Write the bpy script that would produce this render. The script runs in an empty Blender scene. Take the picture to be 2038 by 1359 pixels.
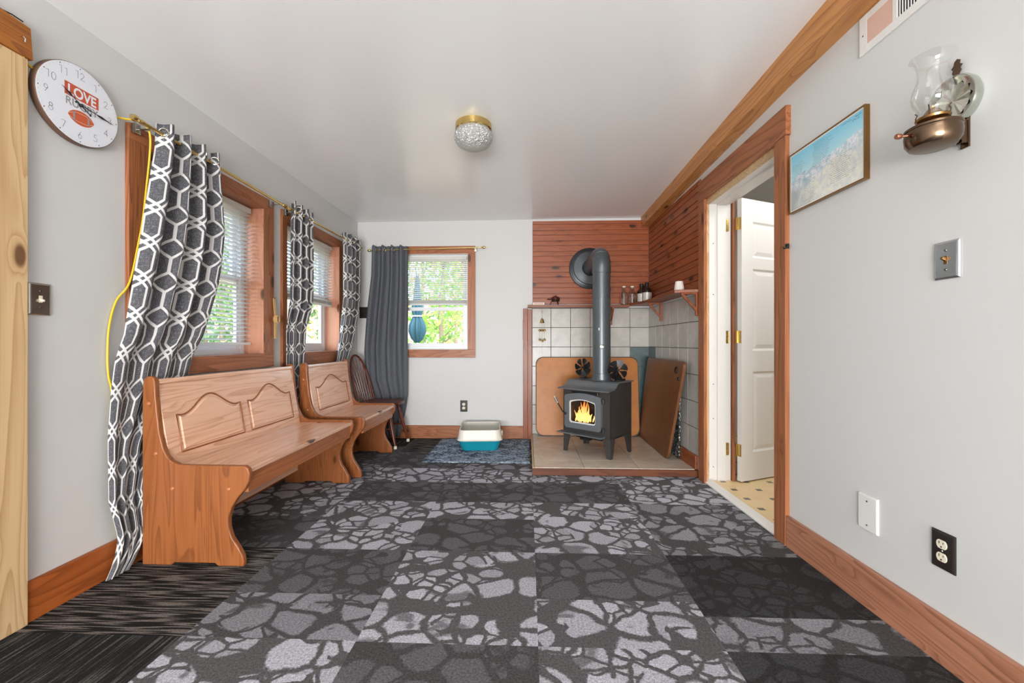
import bpy, bmesh, math, random
from mathutils import Vector, Matrix
random.seed(7)
PI = math.pi
C = bpy.context.scene.collection

# ------------------------------------------------------------------ mesh helpers
def subm(src, dst, M=None):
    if M is not None: src.transform(M)
    me = bpy.data.meshes.new('t'); src.to_mesh(me); src.free()
    dst.from_mesh(me); bpy.data.meshes.remove(me)

class B:
    """collects pieces that become ONE mesh object"""
    def __init__(s): s.bm = bmesh.new(); s.bm.loops.layers.uv.new('UVMap')
    def add(s, t, M=None, mi=0):
        for f in t.faces: f.material_index = mi
        subm(t, s.bm, M); return s
    def box(s, a, b, bev=0.0, M=None, mi=0, seg=2):
        t = bmesh.new(); bmesh.ops.create_cube(t, size=1)
        lo = Vector([min(a[i], b[i]) for i in range(3)]); hi = Vector([max(a[i], b[i]) for i in range(3)])
        for v in t.verts: v.co = Vector([lo[i] + (v.co[i] + .5) * (hi[i] - lo[i]) for i in range(3)])
        if bev: bmesh.ops.bevel(t, geom=t.edges[:], offset=bev, segments=seg, affect='EDGES', profile=.5)
        return s.add(t, M, mi)
    def hexa(s, p, bev=0, mi=0, M=None):
        """8 corner points: bottom 4 then top 4, same order"""
        t = bmesh.new(); v = [t.verts.new(q) for q in p]
        for f in ((3,2,1,0), (4,5,6,7), (0,1,5,4), (1,2,6,5), (2,3,7,6), (3,0,4,7)): t.faces.new([v[i] for i in f])
        bmesh.ops.recalc_face_normals(t, faces=t.faces[:])
        if bev: bmesh.ops.bevel(t, geom=t.edges[:], offset=bev, segments=2, affect='EDGES', profile=.5)
        return s.add(t, M, mi)
    def prism(s, poly, d0, d1, M=None, bev=0, mi=0, seg=2):
        """2D polygon (x,y) extruded z d0..d1, then M"""
        t = bmesh.new()
        v = [t.verts.new((x, y, d0)) for x, y in poly]; w = [t.verts.new((x, y, d1)) for x, y in poly]
        n = len(poly); t.faces.new(v[::-1]); top = t.faces.new(w)
        for i in range(n): t.faces.new((v[i], v[(i+1) % n], w[(i+1) % n], w[i]))
        bmesh.ops.recalc_face_normals(t, faces=t.faces[:])
        if bev: bmesh.ops.bevel(t, geom=list(top.edges), offset=bev, segments=seg, affect='EDGES', profile=.5)
        return s.add(t, M, mi)
    def tube(s, pts, r, n=10, mi=0, M=None, closed=False):
        pts = [Vector(p) for p in pts]; m = len(pts)
        rs = r if isinstance(r, (list, tuple)) else [r] * m
        t = bmesh.new(); rings = []; up = None
        for i, p in enumerate(pts):
            if closed: d = pts[(i+1) % m] - pts[i-1]
            else: d = pts[min(i+1, m-1)] - pts[max(i-1, 0)]
            d.normalize()
            if up is None:
                up = Vector((0, 0, 1)) if abs(d.z) < .9 else Vector((1, 0, 0))
            up = (up - d * up.dot(d)).normalized(); sd = d.cross(up)
            rings.append([t.verts.new(p + (up * math.cos(2*PI*k/n) + sd * math.sin(2*PI*k/n)) * rs[i]) for k in range(n)])
        for i in range(m if closed else m - 1):
            a, b = rings[i], rings[(i+1) % m]
            for k in range(n): t.faces.new((a[k], a[(k+1) % n], b[(k+1) % n], b[k]))
        if not closed:
            t.faces.new(rings[0][::-1]); t.faces.new(rings[-1])
        bmesh.ops.recalc_face_normals(t, faces=t.faces[:])
        return s.add(t, M, mi)
    def lathe(s, prof, n=32, M=None, mi=0, fn=None):
        """profile [(r,z)..] about z; fn(angle, r, z)->r modifies the radius"""
        t = bmesh.new(); rings = []
        for r, z in prof:
            if r < 1e-6: rings.append([t.verts.new((0, 0, z))])
            else:
                ring = []
                for k in range(n):
                    a = 2*PI*k/n; q = fn(a, r, z) if fn else r
                    ring.append(t.verts.new((q*math.cos(a), q*math.sin(a), z)))
                rings.append(ring)
        for a, b in zip(rings, rings[1:]):
            for k in range(n):
                l = (k+1) % n
                if len(a) == 1 and len(b) == 1: continue
                if len(a) == 1: t.faces.new((a[0], b[k], b[l]))
                elif len(b) == 1: t.faces.new((a[k], a[l], b[0]))
                else: t.faces.new((a[k], a[l], b[l], b[k]))
        bmesh.ops.recalc_face_normals(t, faces=t.faces[:])
        return s.add(t, M, mi)
    def cyl(s, p, q, r, n=16, mi=0, M=None, r2=None):
        return s.tube([p, q], [r, r if r2 is None else r2], n, mi, M)
    def sphere(s, c, r, mi=0, n=16, sc=(1, 1, 1), M=None):
        t = bmesh.new(); bmesh.ops.create_uvsphere(t, u_segments=n, v_segments=max(6, n//2), radius=r)
        for v in t.verts: v.co = Vector((v.co.x*sc[0] + c[0], v.co.y*sc[1] + c[1], v.co.z*sc[2] + c[2]))
        return s.add(t, M, mi)
    def grid(s, fn, nu, nv, uv=None, mi=0):
        t = bmesh.new(); L = t.loops.layers.uv.new('UVMap')
        V = [[t.verts.new(fn(i/nu, j/nv)) for i in range(nu+1)] for j in range(nv+1)]
        for j in range(nv):
            for i in range(nu):
                f = t.faces.new((V[j][i], V[j][i+1], V[j+1][i+1], V[j+1][i]))
                if uv:
                    for lp, (a, b) in zip(f.loops, ((i, j), (i+1, j), (i+1, j+1), (i, j+1))): lp[L].uv = uv(a/nu, b/nv)
        return s.add(t, None, mi)
    def build(s, name, mats, parent=None, loc=(0, 0, 0), rotz=0, smooth=True, world=True, ang=34):
        """verts are in world coordinates when world=True (shifted to the thing's base)"""
        bm = s.bm
        if world:
            if parent is not None: bm.transform(parent_inv(parent))
            elif loc != (0, 0, 0): bm.transform(Matrix.Translation(-Vector(loc)))
        if smooth:
            for f in bm.faces: f.smooth = True
            for e in bm.edges:
                if len(e.link_faces) == 2 and e.calc_face_angle(0) > math.radians(ang): e.smooth = False
        me = bpy.data.meshes.new(name); bm.to_mesh(me); bm.free()
        for m in (mats if isinstance(mats, (list, tuple)) else [mats]): me.materials.append(m)
        o = bpy.data.objects.new(name, me); C.objects.link(o)
        if smooth and ang < 100:
            wn = o.modifiers.new('weighted_normals', 'WEIGHTED_NORMAL'); wn.keep_sharp = True; wn.weight = 70
        if parent is not None: o.parent = parent
        else: o.location = loc; o.rotation_euler = (0, 0, rotz)
        return o

def parent_inv(p):
    M = Matrix.Identity(4); q = p; chain = []
    while q is not None:
        chain.append(Matrix.Translation(q.location) @ q.rotation_euler.to_matrix().to_4x4()); q = q.parent
    for m in chain[::-1]: M = M @ m
    return M.inverted()

def tag(o, label=None, cat=None, group=None, kind=None):
    if label: o['label'] = label
    if cat: o['category'] = cat
    if group: o['group'] = group
    if kind: o['kind'] = kind
    return o
def thing(name, label, cat, loc=(0, 0, 0), rotz=0, group=None, kind=None):
    o = bpy.data.objects.new(name, None); C.objects.link(o); o.empty_display_size = .05
    o.location = loc; o.rotation_euler = (0, 0, rotz)
    return tag(o, label, cat, group, kind)
def copy_tree(o, parent=None):
    c = o.copy(); C.objects.link(c); c.parent = parent
    for ch in list(o.children): copy_tree(ch, c)
    return c

# ------------------------------------------------------------------ materials
def S(r, g, b):
    f = lambda c: (c/255/12.92 if c/255 <= .04045 else ((c/255+.055)/1.055)**2.4)
    return (f(r), f(g), f(b), 1)
class G:
    def __init__(s, name):
        s.mat = bpy.data.materials.new(name); s.mat.use_nodes = True
        s.nt = s.mat.node_tree; s.nt.nodes.clear()
        s.out = s.nt.nodes.new('ShaderNodeOutputMaterial')
    def n(s, t, ins=None, **kw):
        nd = s.nt.nodes.new(t)
        for k, v in kw.items(): setattr(nd, k, v)
        for k, v in (ins or {}).items(): s.put(nd.inputs[k], v)
        return nd
    def put(s, sock, v):
        if isinstance(v, bpy.types.NodeSocket): s.nt.links.new(v, sock)
        else: sock.default_value = v
    def m(s, op, a, b=0.0, c=0.0, clamp=False):
        nd = s.n('ShaderNodeMath', operation=op, use_clamp=clamp)
        for i, v in enumerate((a, b, c)): s.put(nd.inputs[i], v)
        return nd.outputs[0]
    def v(s, op, a, b=(0, 0, 0)):
        nd = s.n('ShaderNodeVectorMath', operation=op); s.put(nd.inputs[0], a); s.put(nd.inputs[1], b)
        return nd.outputs['Value'] if op in ('LENGTH', 'DOT_PRODUCT', 'DISTANCE') else nd.outputs[0]
    def mix(s, f, a, b, blend='MIX'):
        nd = s.n('ShaderNodeMix', data_type='RGBA', blend_type=blend, clamp_factor=True)
        s.put(nd.inputs[0], f); s.put(nd.inputs[6], a); s.put(nd.inputs[7], b); return nd.outputs[2]
    def step(s, x, a, b):
        nd = s.n('ShaderNodeMapRange', {0: x, 1: a, 2: b, 3: 0.0, 4: 1.0}, interpolation_type='SMOOTHSTEP'); return nd.outputs[0]
    def obj(s, scale=(1, 1, 1)):
        tc = s.n('ShaderNodeTexCoord').outputs['Object']
        return s.v('MULTIPLY', tc, scale)
    def noise(s, vec, scale=5, detail=2, rough=.5, dist=0):
        return s.n('ShaderNodeTexNoise', {'Vector': vec, 'Scale': scale, 'Detail': detail, 'Roughness': rough, 'Distortion': dist})
    def xyz(s, v):
        nd = s.n('ShaderNodeSeparateXYZ', {0: v}); return nd.outputs[0], nd.outputs[1], nd.outputs[2]
    def bump(s, h, strength=.3, dist=.002):
        return s.n('ShaderNodeBump', {'Height': h, 'Strength': strength, 'Distance': dist}).outputs[0]
    def bsdf(s, color, rough=.5, metal=0.0, normal=None, spec=.5, **kw):
        nd = s.n('ShaderNodeBsdfPrincipled', {'Base Color': color, 'Roughness': rough, 'Metallic': metal, 'Specular IOR Level': spec})
        if normal is not None: s.put(nd.inputs['Normal'], normal)
        for k, v in kw.items(): s.put(nd.inputs[k.replace('_', ' ')], v)
        s.nt.links.new(nd.outputs[0], s.out.inputs[0]); return nd

def plain(name, col, rough=.5, metal=0.0, spec=.5, var=.06, sc=12, bump=0.0):
    g = G(name); p = g.obj(); nz = g.noise(p, sc, 3).outputs[0]
    c = g.mix(nz, [x*(1-var) for x in col[:3]] + [1], [min(1, x*(1+var)) for x in col[:3]] + [1])
    nm = g.bump(g.noise(p, sc*12, 2).outputs[0], bump, .001) if bump else None
    g.bsdf(c, rough, metal, nm, spec); return g.mat

def wood(name, light, dark, axis='z', ring=9.0, knot=.6, rough=.42, scale=1.0, contrast=.75, spec=.4, knotcol=S(70, 38, 18), seed=0.0):
    g = G(name); k = .085
    sc = {'x': (k, 1, 1), 'y': (1, k, 1), 'z': (1, 1, k)}[axis]
    p0 = g.v('ADD', g.obj(), (seed*3.1, seed*1.7, seed*2.3)); p = g.v('MULTIPLY', p0, sc)
    kk = {'x': (.42, 1, 1), 'y': (1, .42, 1), 'z': (1, 1, .42)}[axis]
    vor = g.n('ShaderNodeTexVoronoi', {'Vector': g.v('MULTIPLY', p0, kk), 'Scale': 9.0*scale, 'Randomness': 1.0}, feature='F1')
    d = vor.outputs['Distance']; rnd = g.xyz(vor.outputs['Color'])[0]
    on = g.m('LESS_THAN', rnd, knot)
    halo = g.m('MULTIPLY', g.m('SUBTRACT', 1.0, g.step(d, .04, .42)), on)
    core = g.m('MULTIPLY', g.m('SUBTRACT', 1.0, g.step(d, .11, .20)), on)
    t = g.noise(p, 8.0*scale, 2, .45, .4).outputs[0]
    ph = g.m('ADD', g.m('MULTIPLY', t, ring*1.7), g.m('MULTIPLY', halo, 2.2))
    fr = g.m('FRACT', ph)
    rg = g.m('POWER', fr, 2.2)                        # early-wood to late-wood ramp
    edge = g.step(fr, .93, 1.0); rg = g.m('MULTIPLY', rg, g.m('SUBTRACT', 1.0, edge))
    fs = {'x': (2.5, 130, 130), 'y': (130, 2.5, 130), 'z': (130, 130, 2.5)}[axis]
    fib = g.noise(g.v('MULTIPLY', p0, fs), 1.0, 2, .6).outputs[0]
    big = g.noise(p, 1.6*scale, 2).outputs[0]
    f = g.m('ADD', g.m('MULTIPLY', rg, contrast), g.m('MULTIPLY', g.m('SUBTRACT', fib, .5), .75))
    f = g.m('ADD', f, g.m('MULTIPLY', g.m('SUBTRACT', big, .5), .7), clamp=True)
    c = g.mix(f, light, dark)
    c = g.mix(g.m('MULTIPLY', halo, .45), c, dark)
    c = g.mix(g.m('MULTIPLY', core, .92), c, knotcol)
    h = g.m('ADD', g.m('MULTIPLY', fib, .6), rg)
    g.bsdf(c, rough, 0, g.bump(h, .12, .0008), spec); return g.mat

WALL = plain('wall_paint', (.63, .63, .617, 1), .5, spec=.35, var=.02, sc=3, bump=.05)
CEIL = plain('ceiling_paint', (.87, .87, .86, 1), .26, spec=1.0, var=.02, sc=2, bump=.04)
BL, BD = S(196, 128, 72), S(150, 82, 36)                   # honey pine of the benches
BENCH = {a: wood('bench_pine_' + a, S(238, 192, 162), S(196, 140, 106), a, 7, .16, .24, contrast=.7, spec=.9) for a in 'xyz'}
APRON = wood('bench_apron_pine', S(180, 112, 70), S(140, 80, 46), 'y', 7, .5, .3, contrast=.7)
BENCHZ = wood('bench_end_pine', S(150, 90, 50), S(110, 60, 30), 'z', 10, .16, .33, contrast=.75)
TR = {a: wood('trim_stained_' + a, S(164, 102, 64), S(112, 64, 38), a, 8, .55, .4, contrast=.85) for a in 'xyz'}
RED = {a: wood('trim_red_' + a, S(170, 106, 70), S(116, 66, 40), a, 7, .5, .36, contrast=.75, seed=2) for a in 'xyz'}
SHELFW = {a: wood('shelf_stained_' + a, S(146, 78, 44), S(92, 46, 26), a, 7, .4, .35, contrast=.7, seed=4) for a in 'xyz'}
PINK = wood('jamb_knotty_pine', S(200, 142, 114), S(166, 106, 80), 'z', 5, .75, .3, contrast=.5, seed=5)
PANEL = {a: wood('beadboard_' + a, S(154, 82, 46), S(104, 50, 26), a, 7, .45, .35, contrast=.65, knotcol=S(48, 24, 14)) for a in 'xy'}
RAW = wood('raw_pine_z', S(214, 182, 138), S(180, 140, 94), 'z', 9, .4, .5, contrast=.85, knotcol=S(104, 70, 44))
HEADER = wood('header_stained', S(168, 102, 40), S(112, 60, 22), 'y', 7, .3, .45)
BEAM = wood('beam_pine', S(196, 136, 78), S(140, 82, 42), 'y', 6, .5, .42, contrast=.8)
DARKW = wood('dark_table_wood', S(118, 76, 48), S(72, 43, 28), 'z', 5, .0, .35, contrast=.5)
CHAIRW = wood('chair_mahogany', S(104, 48, 30), S(58, 26, 18), 'z', 6, 0, .28, contrast=.5)
HEARTHW = wood('hearth_edge_wood', S(108, 58, 32), S(66, 34, 20), 'x', 6, .3, .5)
GOLD = plain('golden_board', S(176, 104, 14), .42, var=.22, sc=14, bump=.15)
GOLDE = plain('dark_rubber_edge', S(62, 44, 28), .5)
WHITE = plain('white_paint', S(226, 224, 220), .4, var=.02)
VINYL = plain('white_vinyl', S(232, 234, 236), .35, var=.02)
def slat_mat():
    g = G('blind_white'); c = g.mix(g.noise(g.obj(), 5, 1).outputs[0], S(244, 243, 239), S(240, 239, 235))
    b_ = g.bsdf(c, .4); tl = g.n('ShaderNodeBsdfTranslucent', {'Color': c}); mx = g.n('ShaderNodeMixShader', {0: .42, 1: b_.outputs[0], 2: tl.outputs[0]})
    g.nt.links.new(mx.outputs[0], g.out.inputs[0]); return g.mat
SLAT = slat_mat()
BRASS = plain('polished_brass', S(212, 184, 118), .22, 1.0, var=.08)
ABRASS = plain('antique_brass', S(150, 112, 70), .25, 1.0, var=.12)
BRONZE = plain('dark_bronze', S(112, 92, 74), .2, 1.0, var=.12)
CHROME = plain('brushed_chrome', S(206, 208, 212), .22, 1.0, var=.04)
STEEL = plain('nickel_plate', S(172, 168, 160), .24, 1.0, var=.05)
SILVER = plain('silver_wire', S(220, 218, 212), .25, 1.0)
BLACK = plain('black_metal', S(34, 34, 35), .42, .3, var=.1)
SATIN = plain('satin_black_blade', S(40, 40, 42), .22, .6, var=.1)
STOVE = plain('stove_paint', S(112, 116, 120), .42, .3, var=.1, sc=6, bump=.05)
STOVED = plain('stove_paint_dark', S(64, 61, 59), .5, .2, var=.12, sc=6, bump=.05)
PIPE = plain('stovepipe_steel', S(92, 98, 102), .34, .5, var=.12, sc=5)
IVORY = plain('ivory_plastic', S(232, 222, 200), .35, var=.02)
BROWNP = plain('brown_plate', S(52, 46, 42), .3, .3, var=.08)
SCREW = plain('screw_metal', S(120, 118, 112), .3, 1.0)
DARKHOLE = plain('dark_hole', S(18, 16, 15), .8)
TEAL = plain('teal_plastic', S(20, 140, 160), .3, var=.05)
CREAM = plain('cream_plastic', S(226, 220, 206), .35, var=.02)
LITTER = plain('cat_litter', S(176, 176, 170), .95, var=.25, sc=160, bump=.6)
YELLOW = plain('yellow_cord_jacket', S(226, 190, 44), .4, var=.05)
ROPE = plain('jute_rope', S(196, 158, 104), .9, var=.3, sc=120, bump=.5)
RUBBER = plain('white_rubber', S(226, 218, 200), .6)
AMBER = plain('brown_jug_glass', S(40, 24, 16), .12, var=.1)
LABELM = plain('silver_label', S(200, 196, 190), .4, .3, var=.2, sc=40)
CORAL = plain('pink_backing', S(214, 176, 160), .8, var=.08)
GROUT = plain('tile_grout', S(92, 85, 78), .8, var=.1)
SEAMM = plain('silicone', S(190, 190, 186), .5)
RIM = plain('clock_rim_brown', S(96, 70, 54), .45, var=.08)
DIAL = plain('clock_dial_white', S(226, 229, 236), .4, var=.01)
INK = plain('black_ink', S(26, 26, 28), .5)
REDINK = plain('brick_red_ink', S(196, 84, 56), .5, var=.04)
GREYINK = plain('grey_ink', S(150, 148, 152), .5, var=.03)
BALLM = plain('football_orange', S(200, 90, 52), .5, var=.1, sc=60)
POTM = plain('pot_brown', S(86, 44, 36), .3, .4, var=.1)
COALS = plain('charred_log', S(58, 40, 30), .9, var=.5, sc=30, bump=.8)
FIREBRICK = plain('firebrick_soot', S(70, 58, 48), .9, var=.35, sc=14, bump=.3)
ASH = plain('pale_ash_glass_edge', S(222, 222, 220), .6, var=.08)

def glass(name, col=(1, 1, 1, 1), rough=.02, ior=1.45):
    g = G(name); nz = g.noise(g.obj(), 3, 1).outputs[0]
    c = g.mix(nz, col, [x*.99 for x in col[:3]] + [1])
    g.bsdf(c, rough, Transmission_Weight=1.0, IOR=ior); return g.mat
GLASS = glass('clear_glass'); GLASSC = glass('thin_chimney_glass', (.97, .98, .98, 1), .0, 1.08)
def pane_mat():
    g = G('window_pane')
    gl = g.n('ShaderNodeBsdfGlossy', {'Color': (1, 1, 1, 1), 'Roughness': .02})
    tr = g.n('ShaderNodeBsdfTransparent', {'Color': (.94, .96, .95, 1)})
    lw = g.n('ShaderNodeLayerWeight', {'Blend': .5})
    mx = g.n('ShaderNodeMixShader', {0: g.m('ADD', .03, g.m('MULTIPLY', g.m('POWER', lw.outputs['Facing'], 5.0), .6)), 1: tr.outputs[0], 2: gl.outputs[0]})
    g.nt.links.new(mx.outputs[0], g.out.inputs[0]); return g.mat
PANE = pane_mat()
def thin_glass():
    g = G('thin_blown_glass')
    gl = g.n('ShaderNodeBsdfGlossy', {'Color': (1, 1, 1, 1), 'Roughness': .05})
    tr = g.n('ShaderNodeBsdfTransparent', {'Color': (.93, .94, .935, 1)})
    lw = g.n('ShaderNodeLayerWeight', {'Blend': .35})
    f = g.m('ADD', g.m('MULTIPLY', lw.outputs['Facing'], .40), .06)
    mx = g.n('ShaderNodeMixShader', {0: f, 1: tr.outputs[0], 2: gl.outputs[0]})
    g.nt.links.new(mx.outputs[0], g.out.inputs[0]); return g.mat
THIN = thin_glass()
def cutglass():
    g = G('cut_glass_bowl'); p = g.obj()
    v = g.n('ShaderNodeTexVoronoi', {'Vector': p, 'Scale': 95.0}); h = v.outputs['Distance']; nm = g.bump(h, 1.0, .01)
    gl = g.n('ShaderNodeBsdfGlossy', {'Color': (1, 1, 1, 1), 'Roughness': .12, 'Normal': nm}); df = g.n('ShaderNodeBsdfTranslucent', {'Color': (.95, .96, .95, 1), 'Normal': nm})
    d2 = g.n('ShaderNodeBsdfDiffuse', {'Color': (.95, .96, .95, 1), 'Normal': nm})
    tr = g.n('ShaderNodeBsdfTransparent', {'Color': (.97, .98, .97, 1)})
    m1 = g.n('ShaderNodeMixShader', {0: .5, 1: df.outputs[0], 2: d2.outputs[0]}); m2 = g.n('ShaderNodeMixShader', {0: .3, 1: m1.outputs[0], 2: gl.outputs[0]})
    m3 = g.n('ShaderNodeMixShader', {0: g.m('ADD', .35, g.m('MULTIPLY', g.step(h, .0, .012), .3)), 1: tr.outputs[0], 2: m2.outputs[0]})
    g.nt.links.new(m3.outputs[0], g.out.inputs[0]); return g.mat
CUT = cutglass()

def tile_mat(name, a, b, rough=.3):
    g = G(name); p = g.obj(); n1 = g.noise(p, 9, 4, .6, .4).outputs[0]; n2 = g.noise(p, 60, 2).outputs[0]
    f = g.m('ADD', g.m('MULTIPLY', n1, .8), g.m('MULTIPLY', n2, .2))
    c = g.mix(g.step(f, .3, .7), a, b)
    g.bsdf(c, rough, 0, g.bump(n1, .06, .002)); return g.mat
TILE = tile_mat('ivory_tile', S(188, 183, 176), S(170, 164, 157))
TILEG = tile_mat('green_tile', S(62, 86, 84), S(44, 66, 66))
TILEF = tile_mat('hearth_floor_tile', S(218, 206, 190), S(196, 178, 158), .35)
SPECK = None
def speck():
    g = G('speckled_stone'); v = g.n('ShaderNodeTexVoronoi', {'Vector': g.obj(), 'Scale': 110.0})
    r = g.xyz(v.outputs['Color'])[0]; n = g.noise(g.obj(), 40, 2).outputs[0]
    c = g.mix(g.step(g.m('MULTIPLY', r, g.m('ADD', n, .5)), .72, .8), S(34, 34, 34), S(196, 196, 190))
    g.bsdf(c, .3); return g.mat
SPECK = speck()

def carpet():
    g = G('carpet_tiles')
    at = g.n('ShaderNodeAttribute', attribute_name='tile'); ox, oy, kind = g.xyz(at.outputs['Vector'])
    P = g.obj()
    off = g.n('ShaderNodeCombineXYZ', {0: g.m('MULTIPLY', ox, 43.0), 1: g.m('MULTIPLY', oy, 37.0), 2: 0.0}).outputs[0]
    q = g.v('ADD', P, off)
    w = g.noise(q, 7, 2).outputs['Color']
    qs = g.v('ADD', g.v('MULTIPLY', q, (1.0, 1.15, 1.0)), g.v('MULTIPLY', g.v('SUBTRACT', w, (.5, .5, .5)), (.09, .09, 0)))
    pile = g.noise(P, 420, 2, .7).outputs[0]
    pile2 = g.noise(P, 130, 3, .7).outputs[0]
    def cells(sc_):
        f1_ = g.n('ShaderNodeTexVoronoi', {'Vector': qs, 'Scale': sc_, 'Randomness': .95}, feature='F1', voronoi_dimensions='2D').outputs['Distance']
        e_ = g.n('ShaderNodeTexVoronoi', {'Vector': qs, 'Scale': sc_, 'Randomness': .95}, feature='DISTANCE_TO_EDGE', voronoi_dimensions='2D').outputs['Distance']
        r_ = g.xyz(g.n('ShaderNodeTexVoronoi', {'Vector': qs, 'Scale': sc_, 'Randomness': .95}, feature='F1', voronoi_dimensions='2D').outputs['Color'])[0]
        return g.m('MINIMUM', e_, g.m('MULTIPLY', g.m('SUBTRACT', .66, f1_), .75)), r_
    eA, rA = cells(6.2); eB, rB = cells(11.5)
    reg = g.step(g.noise(q, 3.2, 1).outputs[0], .49, .51)
    small = g.m('MULTIPLY', g.m('ADD', reg, g.m('LESS_THAN', rA, .22)), 1.0, clamp=True)
    e0 = g.m('ADD', g.m('MULTIPLY', eA, g.m('SUBTRACT', 1.0, small)), g.m('MULTIPLY', g.m('MINIMUM', eB, g.m('MULTIPLY', eA, 1.6)), small))
    r1 = g.m('ADD', g.m('MULTIPLY', rA, g.m('SUBTRACT', 1.0, small)), g.m('MULTIPLY', rB, small))
    rag = g.noise(q, 38, 3, .65).outputs[0]
    e = g.m('ADD', e0, g.m('ADD', g.m('MULTIPLY', g.m('SUBTRACT', pile2, .5), .07), g.m('MULTIPLY', g.m('SUBTRACT', rag, .5), .10)))
    stone = g.step(e, .05, .12)
    swirl = g.noise(g.v('MULTIPLY', q, (1, 1.5, 1)), 4.5, 2, .5, 1.2).outputs[0]
    dark_patch = g.step(swirl, .60, .68)
    stone = g.m('MULTIPLY', stone, g.m('SUBTRACT', 1.0, g.m('MULTIPLY', dark_patch, .75)))
    stone = g.m('MULTIPLY', stone, g.m('ADD', .62, g.m('MULTIPLY', r1, .5)), clamp=True)
    lightc = g.mix(stone, S(92, 91, 92), S(186, 185, 194))
    midc = g.mix(stone, S(80, 79, 80), S(144, 144, 150))
    darkc = g.mix(stone, S(76, 74, 75), S(102, 101, 104))
    sx = g.noise(g.v('MULTIPLY', P, (5, 95, 1)), 1, 1, .5).outputs[0]; sxc = g.noise(g.v('MULTIPLY', P, (7, 120, 1)), 1, 0).outputs[0]
    sy = g.noise(g.v('MULTIPLY', P, (105, 4, 1)), 1, 2, .6).outputs[0]
    lx = g.mix(g.step(sxc, .45, .62), S(30, 29, 28), g.mix(sx, S(110, 92, 78), S(116, 118, 120)))
    ly = g.mix(g.step(sy, .48, .7), S(34, 34, 34), S(96, 94, 90))
    sel = lambda k: g.m('COMPARE', kind, k, .05)
    c = g.mix(sel(0.0), midc, darkc); c = g.mix(sel(1.0), c, lightc); c = g.mix(sel(.25), c, lx); c = g.mix(sel(.5), c, ly)
    c = g.mix(sel(.12), c, g.mix(stone, S(50, 49, 49), S(66, 65, 67)))
    sp = g.m('MAXIMUM', g.m('ADD', -1.25, g.m('MULTIPLY', g.m('ADD', pile, pile2), 2.3)), .08)
    c = g.mix(1.0, c, g.n('ShaderNodeCombineXYZ', {0: sp, 1: sp, 2: sp}).outputs[0], 'MULTIPLY')
    h = g.m('ADD', pile, pile2)
    g.bsdf(c, .95, 0, g.bump(h, .7, .006), .15); return g.mat
CARPET = carpet()

def trellis():
    g = G('trellis_curtain_cloth')
    uv = g.n('ShaderNodeUVMap', uv_map='UVMap').outputs[0]
    u, v, _ = g.xyz(uv); PU, PV = .135, .165
    x = g.m('ABSOLUTE', g.m('SUBTRACT', g.m('MODULO', g.m('ADD', u, 12.8), PU), PU/2))
    y = g.m('ABSOLUTE', g.m('SUBTRACT', g.m('MODULO', g.m('ADD', v, 16.0), PV), PV/2))
    def seg(ax, ay, bx, by):
        ax, bx, ay, by = ax*PU, bx*PU, ay*PV, by*PV; dx, dy = bx-ax, by-ay; L = dx*dx + dy*dy
        t = g.m('DIVIDE', g.m('ADD', g.m('MULTIPLY', g.m('SUBTRACT', x, ax), dx), g.m('MULTIPLY', g.m('SUBTRACT', y, ay), dy)), L, clamp=True)
        ex = g.m('SUBTRACT', g.m('SUBTRACT', x, ax), g.m('MULTIPLY', t, dx)); ey = g.m('SUBTRACT', g.m('SUBTRACT', y, ay), g.m('MULTIPLY', t, dy))
        return g.m('SQRT', g.m('ADD', g.m('MULTIPLY', ex, ex), g.m('MULTIPLY', ey, ey)))
    d = seg(0, .29, .37, 0)
    for s_ in ((0, .29, 0, .5), (.37, 0, .5, .10), (.5, .10, .31, .25), (.31, .25, .31, .5)): d = g.m('MINIMUM', d, seg(*s_))
    line = g.m('SUBTRACT', 1.0, g.step(d, .0050, .0060))
    wx = g.noise(g.v('MULTIPLY', uv, (55, 900, 1)), 1, 1).outputs[0]; wy = g.noise(g.v('MULTIPLY', uv, (900, 55, 1)), 1, 1).outputs[0]
    wv = g.m('MAXIMUM', g.step(wx, .55, .72), g.step(wy, .55, .72))
    grey = g.mix(wv, S(84, 84, 88), S(150, 150, 154))
    c = g.mix(line, grey, S(226, 224, 222))
    b = g.bsdf(c, .85, 0, g.bump(wv, .15, .0006), .2)
    tl = g.n('ShaderNodeBsdfTranslucent', {'Color': c}); mx = g.n('ShaderNodeMixShader', {0: .16, 1: b.outputs[0], 2: tl.outputs[0]})
    g.nt.links.new(mx.outputs[0], g.out.inputs[0]); return g.mat
TRELLIS = trellis()
def greycloth():
    g = G('charcoal_curtain_cloth'); uv = g.n('ShaderNodeUVMap', uv_map='UVMap').outputs[0]
    wx = g.noise(g.v('MULTIPLY', uv, (40, 700, 1)), 1, 1).outputs[0]; wy = g.noise(g.v('MULTIPLY', uv, (700, 40, 1)), 1, 1).outputs[0]
    f = g.m('MULTIPLY', g.m('ADD', wx, wy), .5)
    c = g.mix(g.step(f, .35, .65), S(78, 81, 86), S(116, 119, 124))
    b = g.bsdf(c, .7, 0, g.bump(f, .15, .0006), .25)
    tl = g.n('ShaderNodeBsdfTranslucent', {'Color': c}); mx = g.n('ShaderNodeMixShader', {0: .12, 1: b.outputs[0], 2: tl.outputs[0]})
    g.nt.links.new(mx.outputs[0], g.out.inputs[0]); return g.mat
CHARCOAL = greycloth()
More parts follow.
